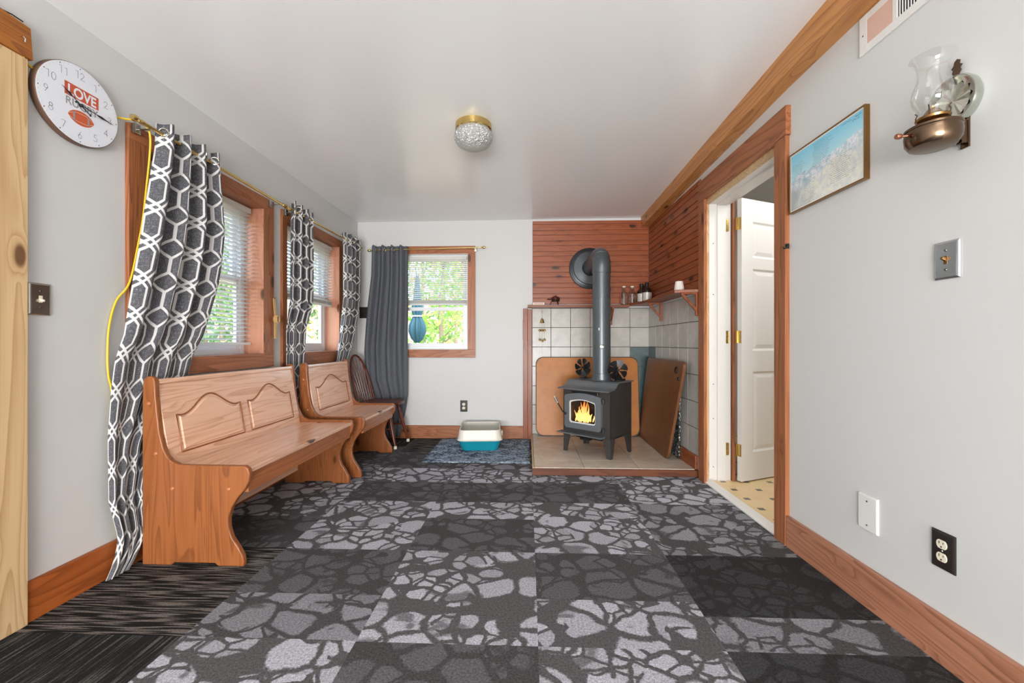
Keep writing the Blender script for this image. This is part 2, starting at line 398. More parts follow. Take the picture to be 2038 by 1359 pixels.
def rugmat():
    g = G('blue_grey_rug'); P = g.obj(); x, y, z = g.xyz(P)
    n = g.noise(P, 55, 4, .75).outputs[0]; n2 = g.noise(P, 9, 2).outputs[0]
    c = g.mix(g.step(g.m('ADD', g.m('MULTIPLY', n, .75), g.m('MULTIPLY', n2, .25)), .40, .60), S(44, 52, 64), S(156, 172, 190))
    def lat(a, b, per):
        t = g.m('ADD', g.m('ADD', g.m('MULTIPLY', x, a), g.m('MULTIPLY', y, b)), g.m('MULTIPLY', g.m('SUBTRACT', n2, .5), .05))
        return g.m('ABSOLUTE', g.m('SUBTRACT', g.m('MODULO', g.m('ADD', t, 20*per), per), per/2))
    d = g.m('MINIMUM', lat(.5, 1, .21), lat(-.5, 1, .21))
    line = g.m('MULTIPLY', g.m('SUBTRACT', 1.0, g.step(d, .004, .009)), g.step(n, .38, .5))
    c = g.mix(g.m('MULTIPLY', line, .8), c, S(206, 214, 222))
    g.bsdf(c, .95, 0, g.bump(n, .6, .004), .1); return g.mat
RUG = rugmat()
def vinylfloor():
    g = G('vinyl_floor_octagon'); P = g.obj(); x, y, z = g.xyz(P); per = .165
    u = g.m('ADD', x, y); w = g.m('SUBTRACT', x, y)
    fx = g.m('SUBTRACT', g.m('MODULO', g.m('ADD', x, 10*per), per), per/2); fy = g.m('SUBTRACT', g.m('MODULO', g.m('ADD', y, 10*per), per), per/2)
    inner = g.m('LESS_THAN', g.m('MAXIMUM', g.m('ABSOLUTE', fx), g.m('ABSOLUTE', fy)), .019)
    n = g.noise(P, 7, 3, .6, .6).outputs[0]
    c = g.mix(n, S(238, 212, 166), S(222, 190, 138)); c = g.mix(inner, c, S(112, 106, 92))
    g.bsdf(c, .35); return g.mat
VFLOOR = vinylfloor()
def poster():
    g = G('poster_mountain_print'); P = g.obj(); x, y, z = g.xyz(P)          # z up from picture centre, y along wall
    n = g.noise(P, 9, 5, .65, .5).outputs[0]; n2 = g.noise(P, 34, 3, .7).outputs[0]
    ridge = g.m('ADD', g.m('ADD', .035, g.m('MULTIPLY', y, -.14)), g.m('MULTIPLY', g.m('SUBTRACT', n, .5), .16))
    sky = g.step(z, .0, .14)
    skyc = g.mix(sky, S(186, 226, 234), S(126, 200, 226))
    land = g.mix(g.step(n2, .35, .7), S(234, 233, 218), S(208, 214, 214))
    land = g.mix(g.step(g.m('ADD', y, g.m('MULTIPLY', n, .3)), .2, .34), land, S(170, 176, 178))
    snow = g.mix(g.step(n2, .4, .6), S(226, 228, 232), S(176, 202, 216))
    c = g.mix(g.step(g.m('SUBTRACT', z, ridge), -.004, .004), g.mix(g.step(g.m('SUBTRACT', ridge, z), .02, .07), snow, land), skyc)
    g.bsdf(c, .25, Coat_Weight=.4); return g.mat
POSTER = poster()
def emis(name, c, s):
    g = G(name); e = g.n('ShaderNodeEmission', {'Color': c, 'Strength': s}); g.nt.links.new(e.outputs[0], g.out.inputs[0]); return g.mat
def flame():
    g = G('wood_flame'); x, y, z = g.xyz(g.obj()); n = g.noise(g.obj((1, 1, .5)), 38, 2).outputs[0]
    t = g.m('ADD', g.m('MULTIPLY', g.m('SUBTRACT', z, .30), 6.0), g.m('MULTIPLY', g.m('SUBTRACT', n, .5), .8), clamp=True)
    c = g.mix(t, (1.0, .55, .16, 1), (1.0, .20, .03, 1))
    st = g.m('SUBTRACT', 2.6, g.m('MULTIPLY', t, 1.5))
    e = g.n('ShaderNodeEmission', {'Color': c, 'Strength': st}); tr = g.n('ShaderNodeBsdfTransparent')
    lw = g.n('ShaderNodeLayerWeight', {'Blend': .4})
    mx = g.n('ShaderNodeMixShader', {0: g.m('MULTIPLY', g.m('SUBTRACT', 1.0, lw.outputs['Facing']), .9, clamp=True), 1: tr.outputs[0], 2: e.outputs[0]})
    g.nt.links.new(mx.outputs[0], g.out.inputs[0]); return g.mat
FLAME = flame(); EMBER = emis('ember_glow', (1.0, .42, .10, 1), 3.0)
def leafmat(name, a, b):
    g = G(name); n = g.noise(g.obj(), 2.5, 3).outputs[0]; n2 = g.noise(g.obj(), 30, 1).outputs[0]
    c = g.mix(g.step(g.m('ADD', g.m('MULTIPLY', n, .6), g.m('MULTIPLY', n2, .4)), .35, .65), a, b)
    b_ = g.bsdf(c, .6, 0, None, .3); tl = g.n('ShaderNodeBsdfTranslucent', {'Color': c}); mx = g.n('ShaderNodeMixShader', {0: .45, 1: b_.outputs[0], 2: tl.outputs[0]})
    g.nt.links.new(mx.outputs[0], g.out.inputs[0]); return g.mat
LEAFG = leafmat('leaf_green', S(80, 140, 46), S(150, 196, 78)); LEAFD = leafmat('leaf_dark_green', S(70, 108, 70), S(120, 156, 104)); LEAFY = leafmat('leaf_tan', S(196, 176, 96), S(190, 152, 110))
BARK = plain('bark', S(116, 102, 88), .9, var=.3, sc=20, bump=.6)
SOIL = plain('leaf_litter_ground', S(150, 132, 104), .95, var=.3, sc=2, bump=.3)
CANOPY = plain('umbrella_teal_cloth', S(6, 58, 72), .7, var=.15)

# ------------------------------------------------------------------ room measures (metres, camera above the origin)
XL, YB, YR = -1.795, 4.345, -6.5
XR = lambda y: 1.2515 + (YB - y) * .0163
def ceil_z(x, y):
    a = min(1, max(0, (x - XL) / (1.25 - XL))); t = min(1.2, max(0, (YB - y) / (YB - 1.57)))
    return 2.272 * (1 - a) + (2.285 + .113 * t) * a
def place_right(y, off=0): return XR(y) - off
RANG = math.atan(-.0163)                                     # tiny turn of the right wall (dX/dY = -.0163)
def MR(y, z=0, off=0):
    """frame on the right wall: local x = out of the wall into the room, local y = toward camera (-Y), z up"""
    ex = Vector((-1, -.0163, 0)).normalized(); ey = Vector((.0163, -1, 0)).normalized(); o = Vector((XR(y), y, z)) + ex * off
    M = Matrix(((ex.x, ey.x, 0, o.x), (ex.y, ey.y, 0, o.y), (0, 0, 1, o.z), (0, 0, 0, 1))); return M
def RB(b, y0, y1, z0, z1, t0, t1, bev=0, mi=0):
    """box on the right wall from y0 (near) to y1 (far), standing t0..t1 off it"""
    M = MR(y1); L = (y1 - y0); return b.box((t0, 0, z0), (t1, L, z1), bev, M, mi)

# floor: carpet squares, each with its own pattern offset
cols = [(-1.8, -1.175, [(6.0, 3.98, .5), (3.98, 3.4, 0), (3.4, 2.97, .75), (2.97, 2.36, 1), (2.36, 1.995, 0), (1.995, 1.376, .25), (1.376, .77, .5), (.77, -6.6, .25)]),
        (-1.175, -.575, [(6.0, 3.79, .25), (3.79, 3.3, 0), (3.3, 2.97, 1), (2.97, 2.605, 0), (2.605, 1.99, 1), (1.99, 1.632, 0), (1.632, 1.38, .75), (1.38, .77, 1), (.77, -6.6, .75)]),
        (-.575, .035, [(6.0, 3.3, .75), (3.3, 2.965, 1), (2.965, 2.605, 0), (2.605, 2.36, 1), (2.36, 1.99, 0), (1.99, 1.376, 1), (1.376, .77, 0), (.77, -6.6, .75)]),
        (.035, .645, [(6.0, 2.985, 1), (2.985, 2.612, 0), (2.612, 1.99, 1), (1.99, 1.632, 0), (1.632, 1.376, 1), (1.376, .9, 1), (.9, -6.6, 0)]),
        (.645, 1.345, [(6.0, 2.612, 1), (2.612, 1.99, .75), (1.99, 1.55, .12), (1.55, 1.376, .75), (1.376, -6.6, .12)])]
bm = bmesh.new(); data = []
rr = random.Random(3)
for x0, x1, rows in cols:
    for ya, yb, k in rows:
        ya = min(ya, YB)
        f = bm.faces.new([bm.verts.new(p) for p in ((x0, yb, 0), (x1, yb, 0), (x1, ya, 0), (x0, ya, 0))]); data.append((rr.random(), rr.random(), k))
me = bpy.data.meshes.new('floor'); bm.to_mesh(me); bm.free(); me.materials.append(CARPET)
at = me.attributes.new('tile', 'FLOAT_VECTOR', 'CORNER')
for pl in me.polygons:
    for li in pl.loop_indices: at.data[li].vector = data[pl.index]
floor = bpy.data.objects.new('floor', me); C.objects.link(floor)
tag(floor, 'grey patchwork carpet tile floor with pebble pattern', 'floor', kind='structure')

# ceiling
b = B(); 
def cf(u, v):
    x = -2.0 + u * 3.5; y = YR - .1 + v * (YB + .2 - YR); return (x, y, ceil_z(x, y))
b.grid(cf, 8, 10); b.grid(lambda u, v: tuple(Vector(cf(1-u, v)) + Vector((0, 0, .1))), 8, 10)
tag(b.build('ceiling', CEIL), 'glossy off-white painted ceiling', 'ceiling', kind='structure')

# walls
WT = .17
W1 = (1.896, 2.749, .916, 1.915); W2 = (3.02, 3.878, .916, 1.915); W3 = (-1.36, -.625, .930, 1.928)
b = B(); x0, x1 = XL - WT, XL; H = 2.55
b.box((x0, YR, 0), (x1, W1[0], H)); b.box((x0, W1[1], 0), (x1, W2[0], H)); b.box((x0, W2[1], 0), (x1, YB + .15, H))
for w in (W1, W2): b.box((x0, w[0], 0), (x1, w[1], w[2])); b.box((x0, w[0], w[3]), (x1, w[1], H))
tag(b.build('wall_left', WALL, smooth=False), 'white painted wall with two windows behind the benches', 'wall', kind='structure')
b = B(); y0, y1 = YB, YB + .15
b.box((XL, y0, 0), (W3[0], y1, H)); b.box((W3[1], y0, 0), (1.6, y1, H)); b.box((W3[0], y0, 0), (W3[1], y1, W3[2])); b.box((W3[0], y0, W3[3]), (W3[1], y1, H))
tag(b.build('wall_back', WALL, smooth=False), 'white painted end wall with one window and the stove corner', 'wall', kind='structure')
DY0, DY1, DZ = 2.19, 3.10, 2.035
b = B()
RB(b, YR, DY0, 0, H, -.15, 0); RB(b, DY1, YB + .15, 0, H, -.15, 0); RB(b, DY0, DY1, DZ, H, -.15, 0)
tag(b.build('wall_right', WALL, smooth=False), 'white painted wall with doorway and oil lamp', 'wall', kind='structure')
b = B(); b.box((-2.0, YR - .15, 0), (1.6, YR, H))
tag(b.build('wall_front', WALL, smooth=False), 'white painted wall behind the viewer', 'wall', kind='structure')

# little adjoining room through the doorway
b = B(); b.box((1.335, 1.0, -.03), (3.4, 4.6, 0.002)); tag(b.build('floor_hall', VFLOOR, smooth=False), 'cream vinyl floor with small dark squares through the doorway', 'floor', kind='structure')
b = B(); b.box((3.4, .9, 0), (3.5, 4.7, 2.4)); b.box((1.5, 4.6, 0), (3.5, 4.7, 2.4)); b.box((1.5, .9, 0), (3.5, 1.0, 2.4))
tag(b.build('wall_hall', WALL, smooth=False), 'white wall of the room beyond the doorway', 'wall', kind='structure')
b = B(); b.box((1.45, .9, 2.4), (3.5, 4.7, 2.5)); tag(b.build('ceiling_hall', CEIL, smooth=False), 'white ceiling of the room beyond the doorway', 'ceiling', kind='structure')

# baseboards
b = B(); b.box((XL, 1.412, 0), (XL + .018, 3.9, .145), .003); b.box((XL, 3.9, 0), (XL + .018, YB, .145), .003)
tag(b.build('baseboard_left', wood('baseboard_left_wood', S(170, 92, 42), S(124, 62, 26), 'y', 6, .2, .4)), 'stained wood baseboard along the left wall', 'baseboard', kind='structure')
b = B(); b.box((XL + .02, YB - .018, 0), (.037, YB, .135), .003)
tag(b.build('baseboard_back', TR['x']), 'stained wood baseboard under the end wall window', 'baseboard', kind='structure')
b = B(); RB(b, YR, 2.098, 0, .15, 0, .02, .003)
tag(b.build('baseboard_right', wood('baseboard_right_wood', S(182, 126, 98), S(132, 82, 58), 'y', 7, .6, .36, contrast=.8, seed=7)), 'reddish knotty pine baseboard below the oil lamp wall', 'baseboard', kind='structure')

# beam where right wall meets ceiling (it rises toward the camera with the ceiling)
b = B()
ys = [YR, .0, 1.57, 2.1, 3.1, YB - .005]
for ya, yb in zip(ys, ys[1:]):
    p = []
    q = []
    for y in (ya, yb):
        t = min(1.2, max(0, (YB - y) / (YB - 2.05)))
        zb = 2.188 + .072 * min(1, t); xr = XR(y); xl = xr - .085
        p.append(((xl, y, zb), (xr, y, zb), (xr, y, ceil_z(xr, y) + .03), (xl, y, ceil_z(xl, y) + .03)))
    (a0, a1, a2, a3), (c0, c1, c2, c3) = p
    b.hexa((a0, a1, c1, c0, a3, a2, c2, c3))
bmesh.ops.remove_doubles(b.bm, verts=b.bm.verts[:], dist=.0005)
tag(b.build('trim_1', BEAM, smooth=False), 'long pine beam where the ceiling meets the doorway wall', 'beam', kind='structure')

# ------------------------------------------------------------------ beadboard panelling, tiles, hearth
b = B(); z = 1.40; k = 0
while z < 2.262:
    h = .062 if k % 2 == 0 else .047; z2 = min(z + h, 2.262)
    b.box((.052, YB - .016, z + .003), (1.243, YB - .001, z2 - .003), .005); z = z2; k += 1
b.box((.052, YB - .006, 1.40), (1.243, YB - .0005, 2.262))
tag(b.build('trim_2', PANEL['x']), 'reddish beadboard panelling behind the stovepipe', 'panelling', kind='structure')
b = B(); z = 1.40; k = 0
while z < 2.2:
    h = .062 if k % 2 == 0 else .047; z2 = min(z + h, 2.2)
    RB(b, 3.105, 4.332, z + .0025, z2 - .0025, .001, .012, .005); z = z2; k += 1
RB(b, 3.105, 4.332, 1.40, 2.2, .0005, .004)
tag(b.build('trim_3', PANEL['y']), 'reddish beadboard panelling on the wall beside the doorway', 'panelling', kind='structure')

xs = [.047, .243, .445, .648, .854, 1.054, 1.250]; zs = [.055, .155, .356, .553, .756, .957, 1.158, 1.357]
b = B(); b.box((.045, YB - .004, .055), (1.25, YB - .0005, 1.36), mi=1)
for i in range(6):
    for j in range(7):
        g_ = 2 if (i == 5 and zs[j+1] < .97) else 0
        b.box((xs[i] + .0025, YB - .009, zs[j] + .0025), (xs[i+1] - .0025, YB - .003, zs[j+1] - .0025), .0015, mi=g_)
tag(b.build('trim_4', [TILE, GROUT, TILEG]), 'off-white square wall tiles with dark grout behind the stove', 'wall tiles', kind='structure')
b = B(); RB(b, 3.105, 4.336, .055, 1.36, 0, .003, mi=1)
yt = [4.336, 4.12, 3.929, 3.728, 3.535, 3.331, 3.105]
for i in range(6):
    for j in range(7):
        g_ = 2 if (i == 0 and zs[j+1] < .97) else 0
        RB(b, yt[i+1] + .0025, yt[i] - .0025, zs[j] + .0045, zs[j+1] - .0005, .002, .008, .0015, g_)
tag(b.build('trim_5', [TILE, GROUT, TILEG]), 'off-white square wall tiles beside the leaning dark board', 'wall tiles', kind='structure')
b = B(); b.box((-.047, YB - .026, 0), (.0, YB, 1.355), .003); b.box((.001, YB - .034, 0), (.044, YB, 1.345), .003)
b.box((-.049, YB - .028, 1.03), (-.002, YB - .02, 1.24), .002)
tag(b.build('trim_6', SHELFW['z']), 'upright reddish boards edging the tiled stove corner', 'trim', kind='structure')
b = B(); RB(b, 3.15, 3.9, .056, .16, .008, .026, .003)
tag(b.build('baseboard_hearth', SHELFW['y']), 'short wood baseboard on the hearth beside the doorway', 'baseboard', kind='structure')

t = thing('hearth', 'low tiled hearth platform with dark wood front edge under the stove', 'hearth', (.66, 3.74, 0))
HX0, HX1, HY0, HY1, HZ = .037, 1.262, 3.145, 4.328, .055
b = B(); b.box((HX0 + .012, HY0 + .018, 0), (HX1, HY1, HZ - .008)); b.build('base', GROUT, t)
b = B()
for y0_, y1_ in ((HY0 + .02, 3.37), (3.37, 3.78), (3.78, 4.19), (4.19, HY1)):
    for x0_, x1_ in ((HX0 + .014, .43), (.43, .84), (.84, 1.25)):
        b.box((x0_ + .0015, y0_ + .0015, HZ - .012), (x1_ - .0015, y1_ - .0015, HZ), .0015)
b.build('tiles', TILEF, t)
b = B(); b.box((HX0, HY0, .003), (HX1 + .012, HY0 + .019, HZ - .004), .002); b.build('front_edge', HEARTHW, t)
b = B(); b.box((HX0, HY0 + .019, .003), (HX0 + .013, HY1, HZ + .001), .002); b.build('side_edge', RAW, t)

# ------------------------------------------------------------------ windows
def frame4(b, ax, d0, d1, a0, a1, z0, z1, ws, wb, wt, bev=.003, M=None):
    """rectangular frame: ax 'x' = lies across X (depth d), spans a along Y; ax 'y' = depth along Y, spans X; 'm' = local plate frame (x,y) with depth z"""
    P = {'x': lambda d, a, z: (d, a, z), 'y': lambda d, a, z: (a, d, z), 'm': lambda d, a, z: (a, z, d)}[ax]
    for aa, ab, za, zb in ((a0, a0 + ws, z0, z1), (a1 - ws, a1, z0, z1), (a0 + ws, a1 - ws, z0, z0 + wb), (a0 + ws, a1 - ws, z1 - wt, z1)): b.box(P(d0, aa, za), P(d1, ab, zb), bev, M)
def left_window(name, w, ca, label):
    """w = opening (y0,y1,z0,z1); ca = casing outer (y0,y1,zbot,ztop)"""
    r = thing(name, label, 'window', (XL, (w[0] + w[1]) / 2, w[2]), kind='structure')
    t0, t1 = XL, XL + .02
    for nm, y0, y1, z0, z1, m in (('casing', ca[0], w[0], w[2], w[3], TR['z']), ('casing', w[1], ca[1], w[2], w[3], TR['z']),
                                  ('header', ca[0], ca[1], w[3], ca[3], TR['y']), ('apron', ca[0], ca[1], ca[2], w[2], RED['y'])):
        b = B(); b.box((t0, y0, z0), (t1, y1, z1), .002); b.build(nm, m, r)
    d = XL - .115
    b = B(); b.box((d, w[1] - .004, w[2]), (t1 - .003, w[1] + .012, w[3])); b.build('jamb', PINK, r)
    b = B(); b.box((d, w[0] - .012, w[2]), (t1 - .003, w[0] + .004, w[3])); b.build('jamb', PINK, r)
    b = B(); b.box((d, w[0], w[3] - .012), (t1 - .003, w[1], w[3] + .004)); b.build('head_jamb', RED['y'], r)
    b = B(); b.box((d, w[0], w[2] - .006), (t1 + .004, w[1], w[2] + .010), .002); b.build('sill', RED['y'], r)
    f = B(); x0, x1 = XL - .165, d
    frame4(f, 'x', x0, x1, w[0] + .004, w[1] - .004, w[2] + .010, w[3] - .012, .038, .038, .03)
    f.build('frame', VINYL, r)
    mid = (w[2] + w[3]) / 2 + .0
    for (zl, zh, xo) in ((w[2] + .04, mid + .02, 0), (mid - .02, w[3] - .04, -.026)):
        s_ = B(); xa, xb = d - .026 + xo, d - .004 + xo
        frame4(s_, 'x', xa, xb, w[0] + .036, w[1] - .036, zl, zh, .04, .04, .038)
        so = s_.build('sash', VINYL, r)
        p = B(); p.box((xa + .009, w[0] + .07, zl + .035), (xa + .013, w[1] - .07, zh - .034)); p.build('pane', PANE, so)
    return r
left_window('window_1', W1, (1.794, 2.858, .835, 1.985), 'wood cased window nearest the wall clock, above the longer bench')
left_window('window_2', W2, (2.963, 3.985, .826, 1.972), 'wood cased window above the shorter bench')
r = thing('window_3', 'wood cased window in the end wall beside the charcoal curtain', 'window', ((W3[0] + W3[1]) / 2, YB, W3[2]), kind='structure')
y0, y1 = YB - .02, YB
for nm, x0, x1, z0, z1, m in (('casing', W3[0] - .08, W3[0], W3[2], W3[3], RED['z']), ('casing', W3[1], W3[1] + .08, W3[2], W3[3], RED['z']), ('header', W3[0] - .08, W3[1] + .08, W3[3], W3[3] + .082, RED['x']), ('apron', W3[0] - .08, W3[1] + .08, W3[2] - .085, W3[2], RED['x'])):
    b = B(); b.box((x0, y0, z0), (x1, y1, z1), .002); b.build(nm, m, r)
f = B(); ya, yb = YB + .02, YB + .1
frame4(f, 'y', YB + .031, yb, W3[0] + .001, W3[1] - .001, W3[2] + .001, W3[3] - .001, .03, .034, .03)
f.build('frame', VINYL, r)
for zl, zh, yo in ((W3[2] + .03, 1.375, 0), (1.34, W3[3] - .028, .026)):
    s_ = B(); ya2, yb2 = YB + .027 + yo, YB + .050 + yo
    frame4(s_, 'y', ya2, yb2, W3[0] + .026, W3[1] - .026, zl, zh, .03, .035, .036)
    so = s_.build('sash', VINYL, r)
    p = B(); p.box((W3[0] + .05, ya2 + .009, zl + .03), (W3[1] - .05, ya2 + .013, zh - .03)); p.build('pane', PANE, so)
b = B()
frame4(b, 'y', YB - .018, YB + .0305, W3[0] - .001, W3[1] + .001, W3[2] - .001, W3[3] + .001, .005, .005, .005, 0)
b.build('jamb', WHITE, r)

# ------------------------------------------------------------------ venetian blinds
def blind(label, o, ax, length, ztop, zbot, pitch, tilt, width=.03, stack=0):
    """o: start point (x,y) of the blind axis, ax: unit direction along slats"""
    ax = Vector((ax[0], ax[1], 0)); nrm = Vector((ax.y, -ax.x, 0))
    mid = Vector((o[0], o[1], 0)) + ax * (length / 2)
    r = thing('window_blind', label, 'blind', (mid.x, mid.y, zbot), group='white venetian blinds')
    M = Matrix(((ax.x, nrm.x, 0, o[0]), (ax.y, nrm.y, 0, o[1]), (0, 0, 1, 0), (0, 0, 0, 1)))
    b = B(); b.box((0, -.02, ztop - .035), (length, .02, ztop), .003, M); b.build('headrail', SLAT, r)
    b = B(); z = ztop - .05; n = 0
    ct, st = math.cos(tilt), math.sin(tilt)
    while z > zbot + .02 + stack * .0045:
        for k in range(4):
            u0, u1 = -width/2 + width*k/4, -width/2 + width*(k+1)/4
            bow = lambda u: .0018 * (1 - (2*u/width)**2)
            q = [(0, u0*ct, z + u0*st + bow(u0)), (length, u0*ct, z + u0*st + bow(u0)), (length, u1*ct, z + u1*st + bow(u1)), (0, u1*ct, z + u1*st + bow(u1))]
            p = [(a, b_, c_ - .0011) for a, b_, c_ in q]
            b.hexa(p + q, M=M)
        z -= pitch
    for k in range(stack): b.box((0, -width/2, zbot + .02 + k*.0045), (length, width/2, zbot + .0225 + k*.0045), 0, M)
    b.build('slats', SLAT, r)
    b = B(); b.box((-.002, -.016, zbot), (length + .002, .016, zbot + .018), .004, M); b.build('bottom_rail', SLAT, r)
    for f_ in (.14, .5, .86):
        b = B(); b.box((length*f_ - .001, -width/2 - .001, zbot + .01), (length*f_ + .001, -width/2 + .0005, ztop - .03), 0, M); b.box((length*f_ - .001, width/2 - .0005, zbot + .01), (length*f_ + .001, width/2 + .001, ztop - .03), 0, M); b.build('cord', SLAT, r)
    return r
blind('white venetian blind lowered almost to the sill above the longer bench', (-1.868, 1.915), (0, 1), .81, 1.895, .985, .0265, math.radians(13), .034)
blind('white venetian blind half raised in the window above the shorter bench', (-1.85, 3.04), (0, 1), .81, 1.895, 1.335, .0265, math.radians(13), .034, stack=6)
blind('white venetian blind over the upper half of the end wall window', (W3[0] + .012, YB + .008), (1, 0), W3[1] - W3[0] - .024, 1.905, 1.395, .0215, math.radians(18), .026, stack=8)

# ------------------------------------------------------------------ curtain rods and curtains
def rod(label, p, q, rad, brk, wall_dir, mat):
    p, q = Vector(p), Vector(q); d = (q - p).normalized()
    r = thing('curtain_rod', label, 'curtain rod', tuple(p))
    b = B(); b.cyl(p, q, rad, 14); b.build('pole', mat, r)
    for e, s_ in ((p, -1), (q, 1)):
        b = B(); Mz = Matrix.Translation(e) @ (d * s_).to_track_quat('Z', 'Y').to_matrix().to_4x4()
        b.lathe([(0, -.002), (rad*1.25, 0), (rad*1.25, .012), (rad*.8, .018), (rad*1.1, .024), (.0135, .034), (.015, .044), (.012, .054), (0, .058)], 16, Mz); b.build('finial', CHROME if mat is SILVER else mat, r)
    for f in brk:
        c = p + (q - p) * f; w = Vector(wall_dir); b = B()
        ln = brk[f]
        b.cyl(c + Vector((0, 0, -rad - .002)), c + w*ln + Vector((0, 0, -rad - .002)), .004, 8)
        bx = c + w*ln
        b.box(bx - Vector((.014, .014, .03)) + w*-.003, bx + Vector((.014, .014, .015)) - w*.003, .002)
        b.build('bracket', STEEL, r)
    return r
rod('brass curtain rod over the longer bench window', (-1.70, 1.785, 1.972), (-1.70, 2.83, 1.958), .0085, {.03: .072, .97: .072}, (-1, 0, 0), BRASS)
rod('brass curtain rod over the shorter bench window', (-1.70, 2.945, 1.957), (-1.70, 4.16, 1.972), .0085, {.03: .072, .985: .09}, (-1, 0, 0), BRASS)
rod('thin brass curtain rod over the end wall window', (-1.60, 4.265, 1.957), (-.49, 4.265, 1.978), .006, {.02: .07, .955: .055}, (0, 1, 0), BRASS)

def lerp_tab(tab, v):
    for (a, x), (b_, y) in zip(tab, tab[1:]):
        if v <= b_: 
            t = (v - a) / (b_ - a); return x + (y - x) * t
    return tab[-1][1]
def curtain(label, along, left, right, depth, amp, ztop, zbot, folds, cloth_w, mat, phase=0, tail=None, group=None, ring=BRASS, wob=0.0, rings=()):
    """left/right/depth/amp: tables of (z downwards fraction, value); along='y' cloth runs along Y at X=depth, 'x' along X at Y=depth"""
    H_ = ztop - zbot; sgn = 1 if along == 'y' else -1
    def fn(u, v):
        a, c_ = lerp_tab(left, v), lerp_tab(right, v); s_ = a + (c_ - a) * (u + .018 * math.sin(6.28*folds*u + phase + 1.2) * (1 - abs(2*u - 1)))
        ph = 2*PI*folds*u + phase + .5*math.sin(3.0*u + 2.2*v) * v
        f = math.sin(ph); f = math.copysign(abs(f)**.75, f)
        d = lerp_tab(depth, v) + sgn * lerp_tab(amp, v) * (f + .25*math.sin(2.3*ph + 1.1 + 3*v)*v + wob*math.sin(9*v + 5*u))
        z = ztop - H_ * v - (.006 * math.cos(2*ph) if v < .02 else 0)
        p = Vector((d, s_, z)) if along == 'y' else Vector((s_, d, z))
        if tail and v > tail[0]:
            k = (v - tail[0]) / (1 - tail[0]); p += Vector(tail[1]) * k * k; p.z = max(p.z, .012 + .004*f)
        return tuple(p)
    mid = fn(.5, 1)
    r = thing('curtain', label, 'curtain', (mid[0], mid[1], zbot), group=group)
    b = B(); b.grid(fn, int(folds*14), 70, uv=lambda u, v: (u*cloth_w, -v*H_ * 1.0)); o = b.build('cloth', mat, r, ang=180)
    md = o.modifiers.new('s', 'SOLIDIFY'); md.thickness = .0022
    for u in rings:
        p = Vector(fn(u, .022)); e = Vector(fn(u + .012, .022)) - Vector(fn(u - .012, .022)); nrm = e.cross(Vector((0, 0, 1))).normalized()
        b = B(); n = 20; ax2 = e.normalized()
        b.tube([p + (ax2*math.cos(2*PI*k/n) + Vector((0, 0, 1))*math.sin(2*PI*k/n)) * .019 for k in range(n)], .0042, 8, closed=True); b.build('grommet', ring, r)
    return r
curtain('grey and white trellis curtain spilling to the floor beside the clock wall', 'y',
        [(0, 1.872), (.06, 1.868), (.22, 1.812), (.33, 1.776), (.53, 1.722), (.72, 1.69), (.86, 1.692), (.95, 1.735), (1, 1.75)],
        [(0, 2.222), (.2, 2.262), (.36, 2.222), (.52, 2.135), (.6, 2.10), (.75, 1.89), (.87, 1.835), (.95, 1.85), (1, 1.83)],
        [(0, -1.705), (.3, -1.705), (.5, -1.728), (.56, -1.760), (.62, -1.766), (1, -1.758)],
        [(0, .036), (.25, .040), (.45, .030), (.56, .012), (.62, .009), (1, .013)], 2.022, .05, 3.6, .74, TRELLIS, -.5, (.93, (.015, -.085, -.05)), 'trellis curtains', STEEL, .06, (.03, .25, .46, .67, .88))
curtain('grey and white trellis curtain hanging between the two left windows', 'y',
        [(0, 2.945), (.3, 2.945), (.6, 2.95), (1, 2.965)], [(0, 3.215), (.4, 3.245), (.75, 3.21), (1, 3.20)],
        [(0, -1.705), (.45, -1.715), (.58, -1.752), (1, -1.760)], [(0, .03), (.5, .024), (.58, .011), (1, .010)], 2.02, .45, 3, .56, TRELLIS, .9, None, 'trellis curtains', STEEL, .03, (.05, .3, .55, .8))
curtain('grey and white trellis curtain in the corner right of the shorter bench window', 'y',
        [(0, 3.80), (.5, 3.82), (.8, 3.77), (1, 3.72)], [(0, 4.13), (.55, 4.12), (.8, 4.05), (1, 3.94)],
        [(0, -1.705), (.5, -1.705), (.9, -1.735), (1, -1.745)], [(0, .03), (.6, .026), (1, .010)], 2.03, .80, 3, .56, TRELLIS, 1.7, None, 'trellis curtains', STEEL, .03, (.16, .38, .6, .82))
curtain('charcoal curtain hanging at the end wall window behind the wooden chair', 'x',
        [(0, -1.605), (.15, -1.61), (.36, -1.66), (.55, -1.69), (.7, -1.68), (.8, -1.60), (1, -1.46)], [(0, -1.232), (.3, -1.228), (.5, -1.238), (.78, -1.245), (.86, -1.27), (1, -1.33)],
        [(0, 4.262), (.5, 4.268), (.75, 4.298), (1, 4.300)], [(0, .030), (.45, .034), (.75, .014), (1, .010)], 2.0, .02, 4, .95, CHARCOAL, .2, None, None, SILVER, .12, (.12, .36, .6, .9))

